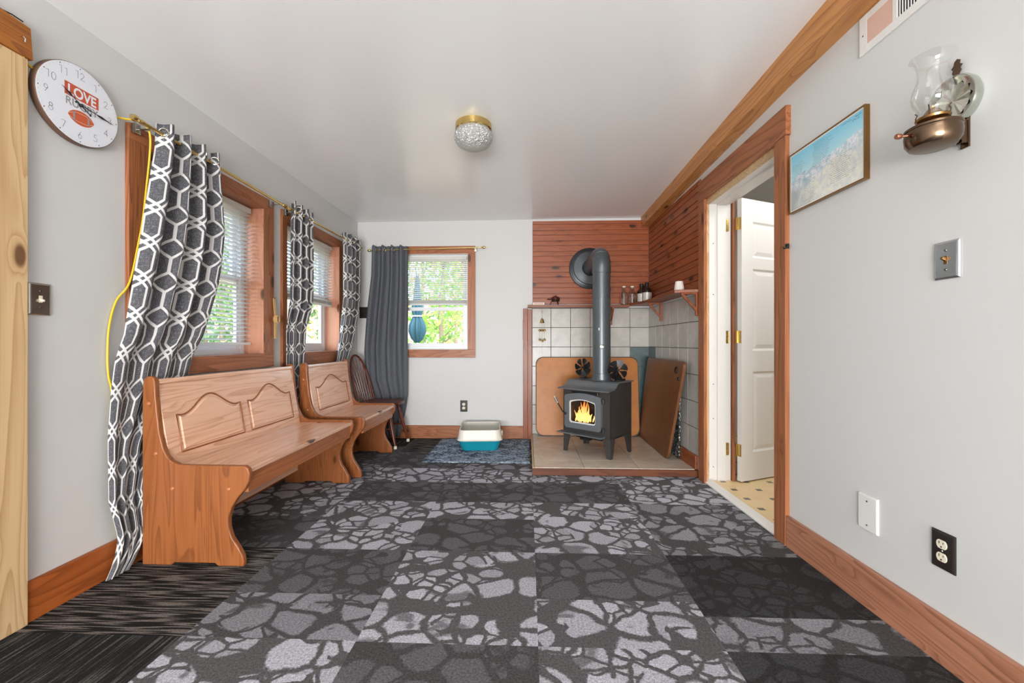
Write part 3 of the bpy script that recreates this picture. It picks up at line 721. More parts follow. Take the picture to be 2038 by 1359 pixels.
# ------------------------------------------------------------------ pine benches
def arch_panel(y0, y1, z0, z1, rise):
    """outline (y,z) with the cathedral top of the raised panel"""
    pts = [(y0, z0), (y1, z0), (y1, z1)]; n = 28; w = y1 - y0
    for k in range(1, n):
        t = k / n; s_ = min(1, max(0, (t - .14) / .72)); h = .5 - .5*math.cos(2*PI*s_); h = h**.8
        dip = -.10 * rise * (math.sin(PI*min(1, t/.16)) if t < .16 else (math.sin(PI*min(1, (1-t)/.16)) if t > .84 else 0))
        pts.append((y1 - w*t, z1 + rise*h + dip))
    pts.append((y0, z1)); return pts
def bench(label, Y0, Y1, dx, npan):
    r = thing('bench', label, 'bench', ((-1.74 + -1.24)/2 + dx, (Y0 + Y1)/2, 0), group='pine settle benches')
    prof = [(-1.736, 0), (-1.60, 0), (-1.585, .012), (-1.40, .012), (-1.385, 0), (-1.270, 0), (-1.266, .02), (-1.272, .05), (-1.295, .09), (-1.322, .13), (-1.336, .175), (-1.336, .215), (-1.322, .265), (-1.297, .305), (-1.262, .345), (-1.244, .38), (-1.240, .415), (-1.247, .438), (-1.262, .449),
            (-1.50, .450), (-1.565, .452), (-1.600, .466), (-1.622, .49), (-1.640, .53), (-1.655, .59), (-1.665, .67), (-1.674, .76), (-1.677, .825), (-1.683, .842), (-1.698, .850), (-1.715, .848), (-1.728, .838), (-1.734, .81), (-1.736, .7)]
    th = .026
    My = lambda y: Matrix(((1, 0, 0, dx), (0, 0, -1, y), (0, 1, 0, 0), (0, 0, 0, 1)))
    for y in (Y0, Y1 - th):
        b = B(); b.prism(prof, 0, -th, My(y)); bm_ = b.bm
        es = [e for e in bm_.edges if len(e.link_faces) == 2 and abs(e.calc_face_angle(0) - PI/2) < .02 and abs(e.verts[0].co.y - e.verts[1].co.y) < 1e-4]
        bmesh.ops.bevel(bm_, geom=es, offset=.006, segments=3, affect='EDGES', profile=.5)
        e_ = b.build('end_panel', BENCHZ, r)
        yy = Y0 if y == Y0 else Y1
        for (px, pz) in ((-1.705, .725), (-1.672, .50), (-1.595, .345), (-1.335, .345)):
            pb = B(); pb.sphere((px + dx, yy, pz), .0095, n=12, sc=(1, .55, 1)); pb.build('dowel_plug', APRON, e_)
    a, c_ = Y0 + th, Y1 - th
    b = B(); b.box((-1.62 + dx, a, .412), (-1.250 + dx, c_, .434), .004); b.build('seat', BENCH['y'], r)
    b = B(); b.box((-1.284 + dx, a, .325), (-1.262 + dx, c_, .411), .002); b.build('apron', APRON, r)
    b = B(); b.box((-1.66 + dx, a, .09), (-1.64 + dx, c_, .17), .002); b.build('stretcher', BENCH['y'], r)
    # backrest: leaning board, frame local (u along Y, w up the slope)
    p0, p1 = Vector((-1.622 + dx, a, .43)), Vector((-1.690 + dx, a, .822)); up = (p1 - p0); Ls = up.length; up.normalize(); ny = Vector((0, 1, 0)); nn = ny.cross(up)
    if nn.x < 0: nn = -nn
    M = Matrix(((0, up.x, nn.x, p0.x), (1, up.y, nn.y, p0.y), (0, up.z, nn.z, p0.z), (0, 0, 0, 1)))
    W = c_ - a
    b = B(); b.box((0, 0, -.02), (W, Ls, 0), .002, M); bk = b.build('backrest', BENCH['y'], r)
    b = B(); b.box((0, Ls - .012, -.024), (W, Ls + .012, .012), .006, M); b.build('top_rail', BENCH['y'], r)
    pw = (W - .07 * 2 - .06 * (npan - 1)) / npan
    for k in range(npan):
        u0 = .07 + k * (pw + .06); out = arch_panel(u0, u0 + pw, .055, .235, .075)
        b = B(); b.tube([M @ Vector((x, y, .0005)) for x, y in out], .0042, 6, closed=True); b.build('routed_moulding', BENCHZ, bk)
        cx, cy = u0 + pw/2, .15
        inn = [(cx + (x - cx) * (1 - .030/pw), cy + (y - cy) * .90) for x, y in out]
        b = B(); b.prism(inn, -.001, .0055, M, .005, seg=1); b.build('raised_panel', BENCH['y'], bk)
    return r
bench('longer pine bench with two arched back panels, standing nearer the clock', 1.815, 2.946, 0, 2)
bench('shorter pine bench with one arched back panel beside the wooden chair', 3.042, 3.772, .036, 1)

# ------------------------------------------------------------------ windsor chair
t = thing('wooden_chair', 'dark brown spindle-back wooden chair in the corner beside the shorter bench', 'chair', (-1.44, 4.05, 0), math.radians(-6))
def chm(n, b): return b.build(n, CHAIRW, t, world=False)
seat = [(.20*math.cos(a)*(1.12 if math.cos(a) > 0 else 1.0), .175*math.sin(a)*(1 if math.cos(a) > -.2 else .93)) for a in [2*PI*k/40 for k in range(40)]]
seat = [(math.copysign(abs(x/.2)**.75*.2, x), math.copysign(abs(y/.175)**.75*.175, y)) for x, y in seat]
b = B(); b.prism(seat, .405, .43, None, .008); chm('seat', b)
for sx, sy in ((1, 1), (1, -1), (-1, 1), (-1, -1)):
    top = Vector((sx*.12, sy*.11, .408)); bot = Vector((sx*.195 + (.02 if sx > 0 else 0), sy*.155, .018)); b = B()
    pts = [top.lerp(bot, k/8) for k in range(9)]; b.tube(pts, [.012, .0135, .0155, .017, .017, .016, .0145, .013, .0115], 12); lg = chm('leg', b)
    b = B(); b.tube([bot + Vector((0, 0, .012)), bot + Vector((0, 0, -.016))], [.0145, .016], 12); b.build('rubber_foot', RUBBER, lg, world=False)
for sy in (1, -1):
    b = B(); b.tube([(-.165, sy*.132, .18), (0, sy*.137, .18), (.165, sy*.137, .18)], [.007, .0105, .007], 10); chm('stretcher', b)
b = B(); b.tube([(0, -.135, .18), (0, 0, .18), (0, .135, .18)], [.007, .0105, .007], 10); chm('stretcher', b)
def hoop(s_):
    a = PI * s_; y = -.168*math.cos(a); z = .43 + .445*math.sin(a)**.62; return Vector((-.155 - (z - .43)*.27, y, z))
b = B(); b.tube([hoop(k/36) for k in range(37)], .0105, 12); chm('back_hoop', b)
for k in range(7):
    f = (k - 3) / 3; y0_ = f*.115; s_ = .5 + f*.33; h = hoop(s_); b = B(); base = Vector((-.158 + .012*abs(f), y0_, .425))
    b.tube([base, base.lerp(h, .35), base.lerp(h, .7), h], [.005, .0075, .006, .0045], 8); chm('spindle', b)

# ------------------------------------------------------------------ doorway
r = thing('door_1', 'white six-panel door standing open in the stained wood doorway', 'door', (1.30, 2.65, 0), kind='structure')
def rb(nm, m, *a, **k):
    b = B(); RB(b, *a, **k); return b.build(nm, m, r)
rb('casing', TR['z'], 2.101, 2.192, 0, 2.035, 0, .022, .002)
rb('casing', TR['z'], 3.012, 3.104, 0, 2.035, 0, .022, .002)
rb('header', TR['y'], 2.09, 3.104, 2.02, 2.165, 0, .026, .002)
rb('jamb', RAW, 3.080, 3.102, 0, 2.03, -.045, -.001, .001)
rb('jamb', WHITE, 3.078, 3.102, 0, 2.03, -.20, -.045, .001)
rb('door_stop', WHITE, 3.066, 3.078, 0, 2.02, -.16, -.10, .001)
rb('jamb', WHITE, 2.192, 2.205, 0, 2.03, -.20, -.001, .001)
rb('head_jamb', RAW, 2.205, 3.08, 2.005, 2.03, -.045, -.001, .001)
rb('head_jamb', WHITE, 2.205, 3.08, 2.005, 2.03, -.20, -.045, .001)
rb('door_stop', WHITE, 2.205, 3.078, 1.992, 2.005, -.16, -.10, .001)
b = B(); RB(b, 3.06, 3.13, 0, 2.05, -.225, -.205, .002); b.build('hall_casing', TR['z'], r)
b = B(); RB(b, 2.2, 3.105, .001, .012, -.06, .012, .003); b.build('threshold', WHITE, r)
# leaf
leaf = thing('door_leaf', None, None, (1.502, 3.052, .012), math.radians(24)); leaf.parent = r; leaf.location = Vector((1.502, 3.052, .012)) - r.location
for k_ in ('label', 'category'):
    if k_ in leaf: del leaf[k_]
def panel_boxes(): return [(.11, .355, 1.60, 1.86), (.405, .65, 1.60, 1.86), (.11, .355, .93, 1.52), (.405, .65, .93, 1.52), (.11, .355, .20, .78), (.405, .65, .20, .78)]
b = B(); WD, HD, TD = .76, 2.018, .035
def frame_faces(b):
    xs_ = [0, .11, .355, .405, .65, WD]; zs_ = [0, .20, .78, .93, 1.52, 1.60, 1.86, HD]
    for i in range(5):
        for j in range(7):
            if i in (1, 3) and j in (1, 3, 5): 
                b.box((xs_[i], .010, zs_[j]), (xs_[i+1], TD - .010, zs_[j+1]))
            else: b.box((xs_[i], 0, zs_[j]), (xs_[i+1], TD, zs_[j+1]))
frame_faces(b)
for x0_, x1_, z0_, z1_ in panel_boxes():
    for ysurf, s_ in ((0, 1), (TD, -1)):
        # sloped moulding, then raised field
        q = lambda d, dep: [(x0_ + d, ysurf + s_*dep, z0_ + d), (x1_ - d, ysurf + s_*dep, z0_ + d), (x1_ - d, ysurf + s_*dep, z1_ - d), (x0_ + d, ysurf + s_*dep, z1_ - d)]
        t_ = bmesh.new(); rings = [[t_.verts.new(p) for p in q(d, dep)] for d, dep in ((0, 0), (.014, .008), (.020, .008), (.045, .002))]
        for a_, c_ in zip(rings, rings[1:]):
            for k in range(4): t_.faces.new((a_[k], a_[(k+1) % 4], c_[(k+1) % 4], c_[k]))
        t_.faces.new(rings[-1]); bmesh.ops.recalc_face_normals(t_, faces=t_.faces[:]); b.add(t_)
b.bm.transform(Matrix.Translation((.004, -TD, 0)))
leafm = b.build('leaf', WHITE, leaf, world=False, smooth=False)
for hz in (.22, 1.03, 1.84):
    h = B(); h.cyl((-.004, .0, hz - .045), (-.004, .0, hz + .045), .0065, 10)
    h.box((-.0005, -TD + .002, hz - .044), (.0035, -.001, hz + .044), .002)
    hg = h.build('hinge', BRASS, leaf, world=False)
    h = B(); M = MR(3.0775); h.box((-.185, 0, hz - .034), (-.145, .0022, hz + .056), .004, M)
    for k_ in range(3):
        for s_ in (-.173, -.158): h.cyl(M @ Vector((s_, .002, hz - .018 + k_*.03)), M @ Vector((s_, .0032, hz - .018 + k_*.03)), .003, 8, mi=1)
    h.build('hinge', [BRASS, SCREW], r)
b = B()
for z_ in (.10, .45, .70, 1.35, 1.72): 
    for x_ in (-.075, -.13): b.cyl(MR(3.0785, z_, x_) @ Vector((0, -.001, 0)), MR(3.0785, z_, x_) @ Vector((0, .0015, 0)), .0035, 8)
b.build('nail_holes', DARKHOLE, r)

# ------------------------------------------------------------------ left opening trim
t = thing('trim_7', 'raw pine door casing with darker header board at the edge of view', 'trim', (XL, 1.33, 0), kind='structure')
b = B(); b.box((XL, 1.27, 0), (XL + .026, 1.413, 2.004), .002); b.build('casing', RAW, t)
b = B(); b.prism([(1.20, 2.006), (1.424, 2.006), (1.417, 2.115), (1.30, 2.125), (1.20, 2.125)], 0, .032, Matrix(((0, 0, 1, XL), (1, 0, 0, 0), (0, 1, 0, 0), (0, 0, 0, 1))), .002); b.build('header', HEADER, t)
b = B(); b.tube([(XL + .033, 1.385, 2.065), (XL + .045, 1.385, 2.063), (XL + .050, 1.387, 2.056), (XL + .045, 1.389, 2.049), (XL + .038, 1.389, 2.052)], .0018, 8); b.build('cup_hook', SILVER, t)
b = B(); b.tube([(XL + .004, 1.345, 2.134), (XL + .02, 1.372, 2.131), (XL + .024, 1.40, 2.127)], .0022, 8); tag(b.build('nail', BLACK, loc=(XL, 1.345, 2.13)), 'thin dark nail lying on the header board above the raw pine casing', 'nail')

# ------------------------------------------------------------------ plates
def plate_mesh(b, w, h, d, M, rim=.008):
    t_ = bmesh.new(); rings = []
    for ins, z_ in ((0, 0), (0, d*.35), (rim*.35, d*.8), (rim, d)):
        x_, y_ = w/2 - ins, h/2 - ins; rings.append([t_.verts.new(p) for p in ((-x_, -y_, z_), (x_, -y_, z_), (x_, y_, z_), (-x_, y_, z_))])
    for a_, c_ in zip(rings, rings[1:]):
        for k in range(4): t_.faces.new((a_[k], a_[(k+1) % 4], c_[(k+1) % 4], c_[k]))
    t_.faces.new(rings[-1]); t_.faces.new(rings[0][::-1]); bmesh.ops.recalc_face_normals(t_, faces=t_.faces[:])
    bmesh.ops.bevel(t_, geom=[e for e in t_.edges if abs(e.verts[0].co.z - e.verts[1].co.z) > 1e-5], offset=.002, segments=2, affect='EDGES', profile=.5)
    b.add(t_, M)
def wallM(kind, a, z):
    """plate frame: local x right as seen from the room, y up, z out of the wall"""
    if kind == 'L': return Matrix(((0, 0, 1, XL), (1, 0, 0, a), (0, 1, 0, z), (0, 0, 0, 1)))
    if kind == 'B': return Matrix(((1, 0, 0, a), (0, 0, -1, YB), (0, 1, 0, z), (0, 0, 0, 1)))
    m = MR(a, z); return m @ Matrix(((0, 0, 1, 0), (1, 0, 0, 0), (0, 1, 0, 0), (0, 0, 0, 1)))
def switch(label, M, mat, w=.072, up=True, tog=IVORY, h=.118):
    r = thing('light_switch', label, 'light switch', tuple(M.translation))
    b = B(); plate_mesh(b, w, h, .008, M); b.build('plate', mat, r)
    b = B(); b.box((-.006, -.013, .007), (.006, .013, .0092), .001, M); s_ = 1 if up else -1
    b.hexa([(-.0042, -.004*s_, .008), (.0042, -.004*s_, .008), (.0042, .008*s_, .008), (-.0042, .008*s_, .008), (-.0036, .003*s_, .022), (.0036, .003*s_, .022), (.0036, .010*s_, .020), (-.0036, .010*s_, .020)], .0012, M=M); b.build('toggle', tog, r)
    for y_ in (.03, -.03):
        b = B(); b.lathe([(0, .0102), (.003, .0098), (.0042, .0078)], 12, M @ Matrix.Translation((0, y_, 0))); b.box((-.003, -.0004, .0097), (.003, .0004, .0104), 0, M @ Matrix.Translation((0, y_, 0)) @ Matrix.Rotation(.6, 4, 'Z')); b.build('screw', SCREW, r)
    return r
switch('nickel light switch plate half hidden by the raw pine casing', wallM('L', 1.466, 1.16), STEEL, up=False)
switch('brushed chrome light switch plate on the wall below the oil lamp', wallM('R', 1.340, 1.256), CHROME, .078, tog=ABRASS)
switch('dark metal light switch plate in the corner beside the charcoal curtain', wallM('B', -1.725, 1.318), BROWNP, .1, tog=BROWNP)
def outlet(label, M, w=.074, h=.118):
    r = thing('power_outlet', label, 'outlet', tuple(M.translation))
    b = B(); plate_mesh(b, w, h, .007, M); b.build('plate', BROWNP, r)
    for y_ in (.02, -.02):
        b = B(); po = []
        for k in range(28):
            a = 2*PI*k/28; x_, z_ = .0165*math.cos(a), .0165*math.sin(a); z_ = max(-.0135, min(.0135, z_)); po.append((x_, z_ + y_))
        b.prism(po, .006, .0095, M, .001); so = b.build('socket', IVORY, r)
        b = B(); b.box((-.0075, y_ + .001, .009), (-.0052, y_ + .009, .0098), 0, M); b.box((.0052, y_ + .002, .009), (.0072, y_ + .008, .0098), 0, M); b.cyl(M @ Vector((0, y_ - .0075, .009)), M @ Vector((0, y_ - .0075, .0098)), .0026, 10); b.build('slots', DARKHOLE, so)
    b = B(); b.lathe([(0, .0092), (.0025, .0088), (.0034, .007)], 12, M); b.build('screw', SILVER, r)
outlet('dark outlet plate with ivory sockets low on the oil lamp wall', wallM('R', 1.352, .350))
outlet('dark outlet plate with ivory sockets low under the end wall window', wallM('B', -.667, .3375))
M = wallM('R', 1.632, .353); r = thing('blank_cover_plate', 'white blank cover plate low on the oil lamp wall', 'cover plate', tuple(M.translation))
b = B(); plate_mesh(b, .086, .134, .009, M, .004); b.build('plate', WHITE, r)
for y_ in (.045, -.045):
    b = B(); b.lathe([(0, .0102), (.003, .0098), (.0036, .0085)], 10, M @ Matrix.Translation((0, y_, 0))); b.build('screw', SCREW, r)

# ------------------------------------------------------------------ clock
CY, CZ, CR = 1.583, 1.9365, .1525
r = thing('wall_clock', 'round white wall clock printed with a rugby ball, left of the windows', 'clock', (XL, CY, CZ))
MC = Matrix(((0, 0, 1, XL), (1, 0, 0, CY), (0, 1, 0, CZ), (0, 0, 0, 1)))          # local x right, y up, z out
b = B(); b.lathe([(0, .004), (CR, .004), (CR, .026), (CR - .002, .028), (0, .028)], 72, MC); b.build('case', RIM, r)
b = B(); b.lathe([(CR - .0025, .0275), (CR - .0025, .0288), (0, .0288)], 72, MC); dial = b.build('dial', DIAL, r)
STROKE = {'0': [[(.5 + .42*math.cos(a), .5 + .5*math.sin(a)) for a in [2*PI*k/20 for k in range(21)]]], '1': [[(.15, .95), (.62, 1), (.62, 0)]],
 '2': [[(.08, .75), (.15, .92), (.4, 1), (.7, .93), (.8, .72), (.65, .48), (.05, 0), (.95, 0)]], '3': [[(.1, .85), (.3, 1), (.65, .97), (.8, .78), (.65, .58), (.4, .53), (.7, .47), (.9, .25), (.7, .03), (.35, 0), (.08, .15)]],
 '4': [[(.95, .3), (.05, .3), (.68, 1), (.68, 0)]], '5': [[(.85, 1), (.25, 1), (.18, .58), (.5, .62), (.8, .5), (.88, .25), (.7, .03), (.35, 0), (.08, .12)]],
 '6': [[(.7, 1), (.25, .5), (.12, .28), (.3, .03), (.6, .0), (.85, .18), (.85, .4), (.6, .56), (.3, .5), (.12, .28)]], '7': [[(.05, 1), (.9, 1), (.35, 0)]],
 '8': [[(.5 + .32*math.cos(a), .77 + .23*math.sin(a)) for a in [2*PI*k/16 for k in range(17)]], [(.5 + .42*math.cos(a), .27 + .27*math.sin(a)) for a in [2*PI*k/16 for k in range(17)]]],
 '9': [[(.3, 0), (.75, .5), (.88, .72), (.7, .97), (.4, 1), (.15, .82), (.15, .6), (.4, .44), (.7, .5), (.88, .72)]]}
def ribbon(b, pts, w, z, M):
    for p, q in zip(pts, pts[1:]):
        p, q = Vector((*p, 0)), Vector((*q, 0)); d = q - p
        if d.length < 1e-6: continue
        d.normalize(); n = Vector((-d.y, d.x, 0)) * w/2; e = d * w*.3
        t_ = bmesh.new(); t_.faces.new([t_.verts.new((v.x, v.y, z)) for v in (p - e - n, q + e - n, q + e + n, p - e + n)]); b.add(t_, M)
b = B(); ZF = .0292
for hnum in range(1, 13):
    a = PI/2 - hnum*PI/6; cx, cy = .117*math.cos(a), .117*math.sin(a); s_ = str(hnum); gw, gh = .017, .027
    rot = 0
    for i, ch in enumerate(s_):
        ox = cx + (i - len(s_)/2) * gw * 1.12
        for st in STROKE[ch]: ribbon(b, [(ox + x*gw, cy - gh/2 + y*gh) for x, y in st], .0011, ZF, MC)
for k in range(60):
    a = k*PI/30; x_, y_ = .143*math.cos(a), .143*math.sin(a); sz = .0022 if k % 5 == 0 else .0008
    b.lathe([(0, ZF), (sz, ZF)], 8, MC @ Matrix.Translation((x_, y_, 0)))
b.build('numerals', INK, dial)
def text_mesh(b, s, size, x, y, z, M, sx=1.0, off=0.0):
    cu = bpy.data.curves.new('t', 'FONT'); cu.body = s; cu.size = size; cu.align_x = 'CENTER'; cu.offset = off
    o = bpy.data.objects.new('t', cu); C.objects.link(o); bpy.context.view_layer.update()
    me_ = o.evaluated_get(bpy.context.evaluated_depsgraph_get()).to_mesh(); t_ = bmesh.new(); t_.from_mesh(me_)
    o.to_mesh_clear(); bpy.data.objects.remove(o); bpy.data.curves.remove(cu)
    b.add(t_, M @ Matrix.Translation((x, y, z)) @ Matrix.Scale(sx, 4, (1, 0, 0)))
b = B(); b.box((-.056, .018, .0289), (.070, .068, .0291), 0, MC); lb = b.build('red_box', REDINK, dial)
b = B(); text_mesh(b, 'LOVE', .054, .007, .0235, .0294, MC, .82, .0016); b.build('lettering', DIAL, lb)
b = B(); text_mesh(b, 'RUGBY', .042, .007, -.0165, .0292, MC, .90, .0005); b.build('grey_lettering', GREYINK, dial)
b = B(); ball = [(.048*math.cos(a), .028*math.sin(a)*abs(math.sin(a))**.35) for a in [2*PI*k/48 for k in range(48)]]
MBL = MC @ Matrix.Translation((.004, -.050, 0)) @ Matrix.Rotation(math.radians(3), 4, 'Z')
b.prism(ball, .0289, .0292, MBL); bl = b.build('ball_print', BALLM, dial)
for s_ in (-1, 1): b = B(); b.prism([(s_*.022, -.0185), (s_*.029, -.0145), (s_*.0305, .0), (s_*.029, .0145), (s_*.022, .0185), (s_*.0235, 0)], .0292, .0294, MBL); b.build('ball_stripe', GREYINK, bl)
b = B(); ribbon(b, [(-.046, .004), (-.02, .0175), (.02, .0175), (.046, .004)], .0012, .0294, MBL); ribbon(b, [(-.046, -.006), (-.02, -.0165), (.02, -.0165), (.046, -.006)], .0012, .0294, MBL); b.build('ball_piping', CREAM, bl)
def hand(nm, ang, L, z_, back):
    Mh = MC @ Matrix.Rotation(math.radians(ang), 4, 'Z'); b = B()
    b.prism([(-back, -.001), (0, -.0022), (L*.45, -.0012), (L*.52, -.0035), (L*.62, -.005), (L*.75, -.0022), (L, -.0004), (L, .0004), (L*.75, .0022), (L*.62, .005), (L*.52, .0035), (L*.45, .0012), (0, .0022), (-back, .001)], z_, z_ + .0008, Mh)
    b.lathe([(.004, z_), (.004, z_ + .0008), (0, z_ + .0008)], 10, Mh @ Matrix.Translation((-back, 0, 0))); return b.build(nm, INK, r)
hand('minute_hand', -6, .125, .036, .022); hand('hour_hand', 149, .080, .033, .04)
b = B(); b.lathe([(.006, .0288), (.006, .037), (.004, .039), (0, .039)], 16, MC); b.build('hub', INK, r)

# ------------------------------------------------------------------ yellow extension cord along the clock wall
px = [(-1.772, 1.400, 2.004), (XL + .006, 1.43, 1.996), (XL + .006, 1.50, 1.985), (XL + .006, 1.60, 1.974), (XL + .006, 1.70, 1.968), (-1.77, 1.77, 1.985), (-1.745, 1.80, 1.992), (-1.725, 1.83, 1.975), (-1.722, 1.842, 1.93), (-1.742, 1.858, 1.84), (-1.762, 1.865, 1.72), (-1.768, 1.855, 1.58), (-1.768, 1.835, 1.47), (-1.768, 1.79, 1.27), (-1.785, 1.745, 1.18), (-1.785, 1.715, 1.07), (-1.785, 1.708, .95), (-1.785, 1.712, .86), (-1.785, 1.73, .76), (-1.785, 1.75, .45), (-1.785, 1.76, .16)]
def smooth_path(P, n=6):
    P = [Vector(p) for p in P]; out = []
    for i in range(len(P) - 1):
        a, b_, c_, d = P[max(i-1, 0)], P[i], P[i+1], P[min(i+2, len(P)-1)]
        for k in range(n):
            t_ = k / n; out.append(.5*((2*b_) + (c_ - a)*t_ + (2*a - 5*b_ + 4*c_ - d)*t_*t_ + (3*b_ - a - 3*c_ + d)*t_**3))
    return out + [P[-1]]
b = B(); b.tube(smooth_path(px), .0042, 10); tag(b.build('extension_cord', YELLOW, loc=(XL + .006, 1.60, 1.974)), 'yellow extension cord running behind the clock and down the window casing', 'cord')

# rope ornament on window 1's far casing
r = thing('rope_ornament', 'small knotted jute rope ornament hanging between the two left windows', 'rope', (-1.766, 2.85, 1.03))
b = B(); b.tube(smooth_path([(-1.772, 2.846, 1.31), (-1.766, 2.842, 1.25), (-1.762, 2.846, 1.19)]), .0035, 8); b.tube(smooth_path([(-1.772, 2.852, 1.31), (-1.766, 2.858, 1.25), (-1.762, 2.854, 1.19)]), .0035, 8); b.build('loop', ROPE, r)
b = B(); b.sphere((-1.760, 2.850, 1.165), .022, n=14, sc=(.7, .8, 1.3)); b.tube([(-1.742, 2.85 + .018*math.cos(a), 1.165 + .026*math.sin(a)) for a in [2*PI*k/14 for k in range(14)]], .005, 8, closed=True); b.build('knot', ROPE, r)
b = B()
for k in range(4): b.tube([(-1.760, 2.842 + k*.005, 1.145), (-1.760 + .003*(k % 2), 2.838 + k*.007, 1.09), (-1.758, 2.838 + k*.007, 1.03 + .008*(k % 2))], .0034, 6)
b.build('tassel', ROPE, r)
b = B(); b.cyl((-1.776, 2.849, 1.312), (-1.76, 2.849, 1.312), .0025, 8); b.build('nail', STEEL, r)

# ------------------------------------------------------------------ ceiling light
LX, LY = -.325, 2.50; LZ = ceil_z(LX, LY)
r = thing('ceiling_light', 'flush ceiling light with brass band and clear cut-glass bowl', 'ceiling light', (LX, LY, LZ))
ML = Matrix.Translation((LX, LY, LZ))
b = B(); b.lathe([(0, .002), (.100, .002), (.108, -.004), (.109, -.038), (.105, -.044), (.098, -.044)], 48, ML); b.build('band', BRASS, r)
b = B(); b.lathe([(.098, -.036), (.108, -.052), (.115, -.072), (.112, -.098), (.094, -.124), (.060, -.143), (.024, -.152), (0, -.154), (0, -.148), (.024, -.146), (.058, -.137), (.089, -.119), (.106, -.096), (.109, -.073), (.103, -.055), (.094, -.036)], 96, ML, fn=lambda a, q, z: q*(1 + .018*math.sin(24*a)) if z < -.045 else q); b.build('glass_bowl', CUT, r)
b = B(); b.lathe([(.094, -.04), (.103, -.06), (.106, -.08), (.098, -.105), (.075, -.128), (.04, -.141), (0, -.146)], 96, ML, fn=lambda a, q, z: q*(1 + .03*math.sin(16*a + 60*z))); b.build('prism_liner', GLASSC, r)
for s_ in (-1, 1):
    b = B(); b.lathe([(.012, 0), (.013, -.02), (.026, -.05), (.029, -.075), (.02, -.098), (0, -.106)], 20, ML @ Matrix.Translation((s_*.035, 0, 0)) @ Matrix.Rotation(s_*.5, 4, 'Y') @ Matrix.Translation((0, 0, -.006))); b.build('bulb', WHITE, r)
b = B(); b.sphere((LX, LY - .110, LZ - .03), .006, n=10); b.build('thumb_screw', BRASS, r)

# ------------------------------------------------------------------ picture on the right wall
PYc, PZc, PW, PHt = 1.85, 1.763, .446, .283
M = wallM('R', PYc, PZc); r = thing('framed_poster', 'thin framed mountain poster with blocks of writing beside the doorway', 'picture', tuple(M.translation))
b = B(); w_, h_ = PW/2, PHt/2
frame4(b, 'm', .001, .021, -w_, w_, -h_, h_, .006, .006, .006, .001, M)
b.build('frame', ABRASS, r)
b = B(); b.box((-w_ + .005, -h_ + .005, .002), (w_ - .005, h_ - .005, .0175), 0, M); b.build('mat_board', WHITE, r)
b = B(); b.box((-w_ + .012, -h_ + .012, .0172), (w_ - .012, h_ - .012, .018), 0, M); pr = b.build('print', POSTER, r)
b = B(); rr = random.Random(11)
def scribble(x0_, y0_, wds, lines, lh, jag, hgt=.0034):
    for i in range(lines):
        x_ = x0_ + (0 if rr.random() > .3 else -.006); end = x0_ + wds*(1 - rr.random()*jag)
        while x_ < end:
            L = rr.uniform(.004, .013); n = max(3, int(L/.0011)); pts = [(x_ + L*k/n, y0_ - i*lh + rr.uniform(-.5, .5)*hgt) for k in range(n+1)]
            ribbon(b, pts, .0007, .0182, M); x_ += L + .0026
scribble(-.198, .080, .085, 12, .0082, .35); scribble(-.055, .118, .105, 14, .0082, .3); scribble(-.135, -.012, .095, 13, .0082, .4); scribble(.045, .004, .125, 13, .0082, .4)
b.build('handwriting', INK, pr)
b = B(); rr = random.Random(5)
for (x0_, y0_, L) in ((.105, .118, .05), (.172, .118, .03), (.160, .108, .035)): ribbon(b, [(x0_ + L*k/16, y0_ + rr.uniform(-.0028, .0028)) for k in range(17)], .0012, .0182, M)
b.build('title', plain('blue_ink', S(40, 60, 120), .5), pr)

# ------------------------------------------------------------------ oil lamp sconce
r = thing('oil_lamp', 'bronze wall oil lamp with clear glass chimney and round reflector', 'oil lamp', (1.205, 1.285, 1.58))
xw = XR(1.28); MW = wallM('R', 1.305, 1.725)
b = B(); b.lathe([(0, .012), (.02, .013), (.058, .024), (.066, .030), (.072, .031), (.074, .024), (.072, .010), (.066, .003), (0, .003)], 56, MW); b.build('reflector', plain('mirror_reflector', S(196, 200, 190), .14, 1.0, var=.04), r)
b = B(); n = 24
for k in range(12):
    a = 2*PI*k/12; da = PI/12
    p = [(0, 0, .021), (.047*math.cos(a - da), .047*math.sin(a - da), .020), (.054*math.cos(a), .054*math.sin(a), .025), (.047*math.cos(a + da), .047*math.sin(a + da), .020)]
    t_ = bmesh.new(); vs = [t_.verts.new(q) for q in p]; t_.faces.new((vs[0], vs[1], vs[2])); t_.faces.new((vs[0], vs[2], vs[3])); b.add(t_, MW)
b.build('starburst', plain('pressed_mirror', S(214, 212, 200), .16, 1.0, var=.05), r)
b = B(); b.prism([(-.010, .068), (.010, .068), (.007, .082), (.013, .090), (.010, .098), (.016, .106), (.008, .112), (.010, .122), (.002, .128), (-.006, .122), (-.008, .112), (-.015, .106), (-.010, .098), (-.013, .090), (-.007, .082)], .008, .012, MW, .001); b.build('hanger', BRONZE, r)
LXX, LYY = 1.205, 1.287; MO = Matrix.Translation((LXX, LYY, 0))
b = B(); b.lathe([(0, 1.578), (.042, 1.578), (.054, 1.583), (.063, 1.598), (.065, 1.620), (.063, 1.632), (.065, 1.634), (.065, 1.640), (.060, 1.643), (.030, 1.650), (.022, 1.654), (0, 1.654)], 48, MO); b.build('reservoir', BRONZE, r)
b = B(); b.lathe([(.022, 1.652), (.030, 1.656), (.038, 1.662), (.040, 1.668), (.037, 1.671), (.026, 1.669), (.022, 1.672), (.020, 1.684), (.013, 1.694), (.006, 1.698), (0, 1.698)], 36, MO); b.build('burner', ABRASS, r)
b = B()
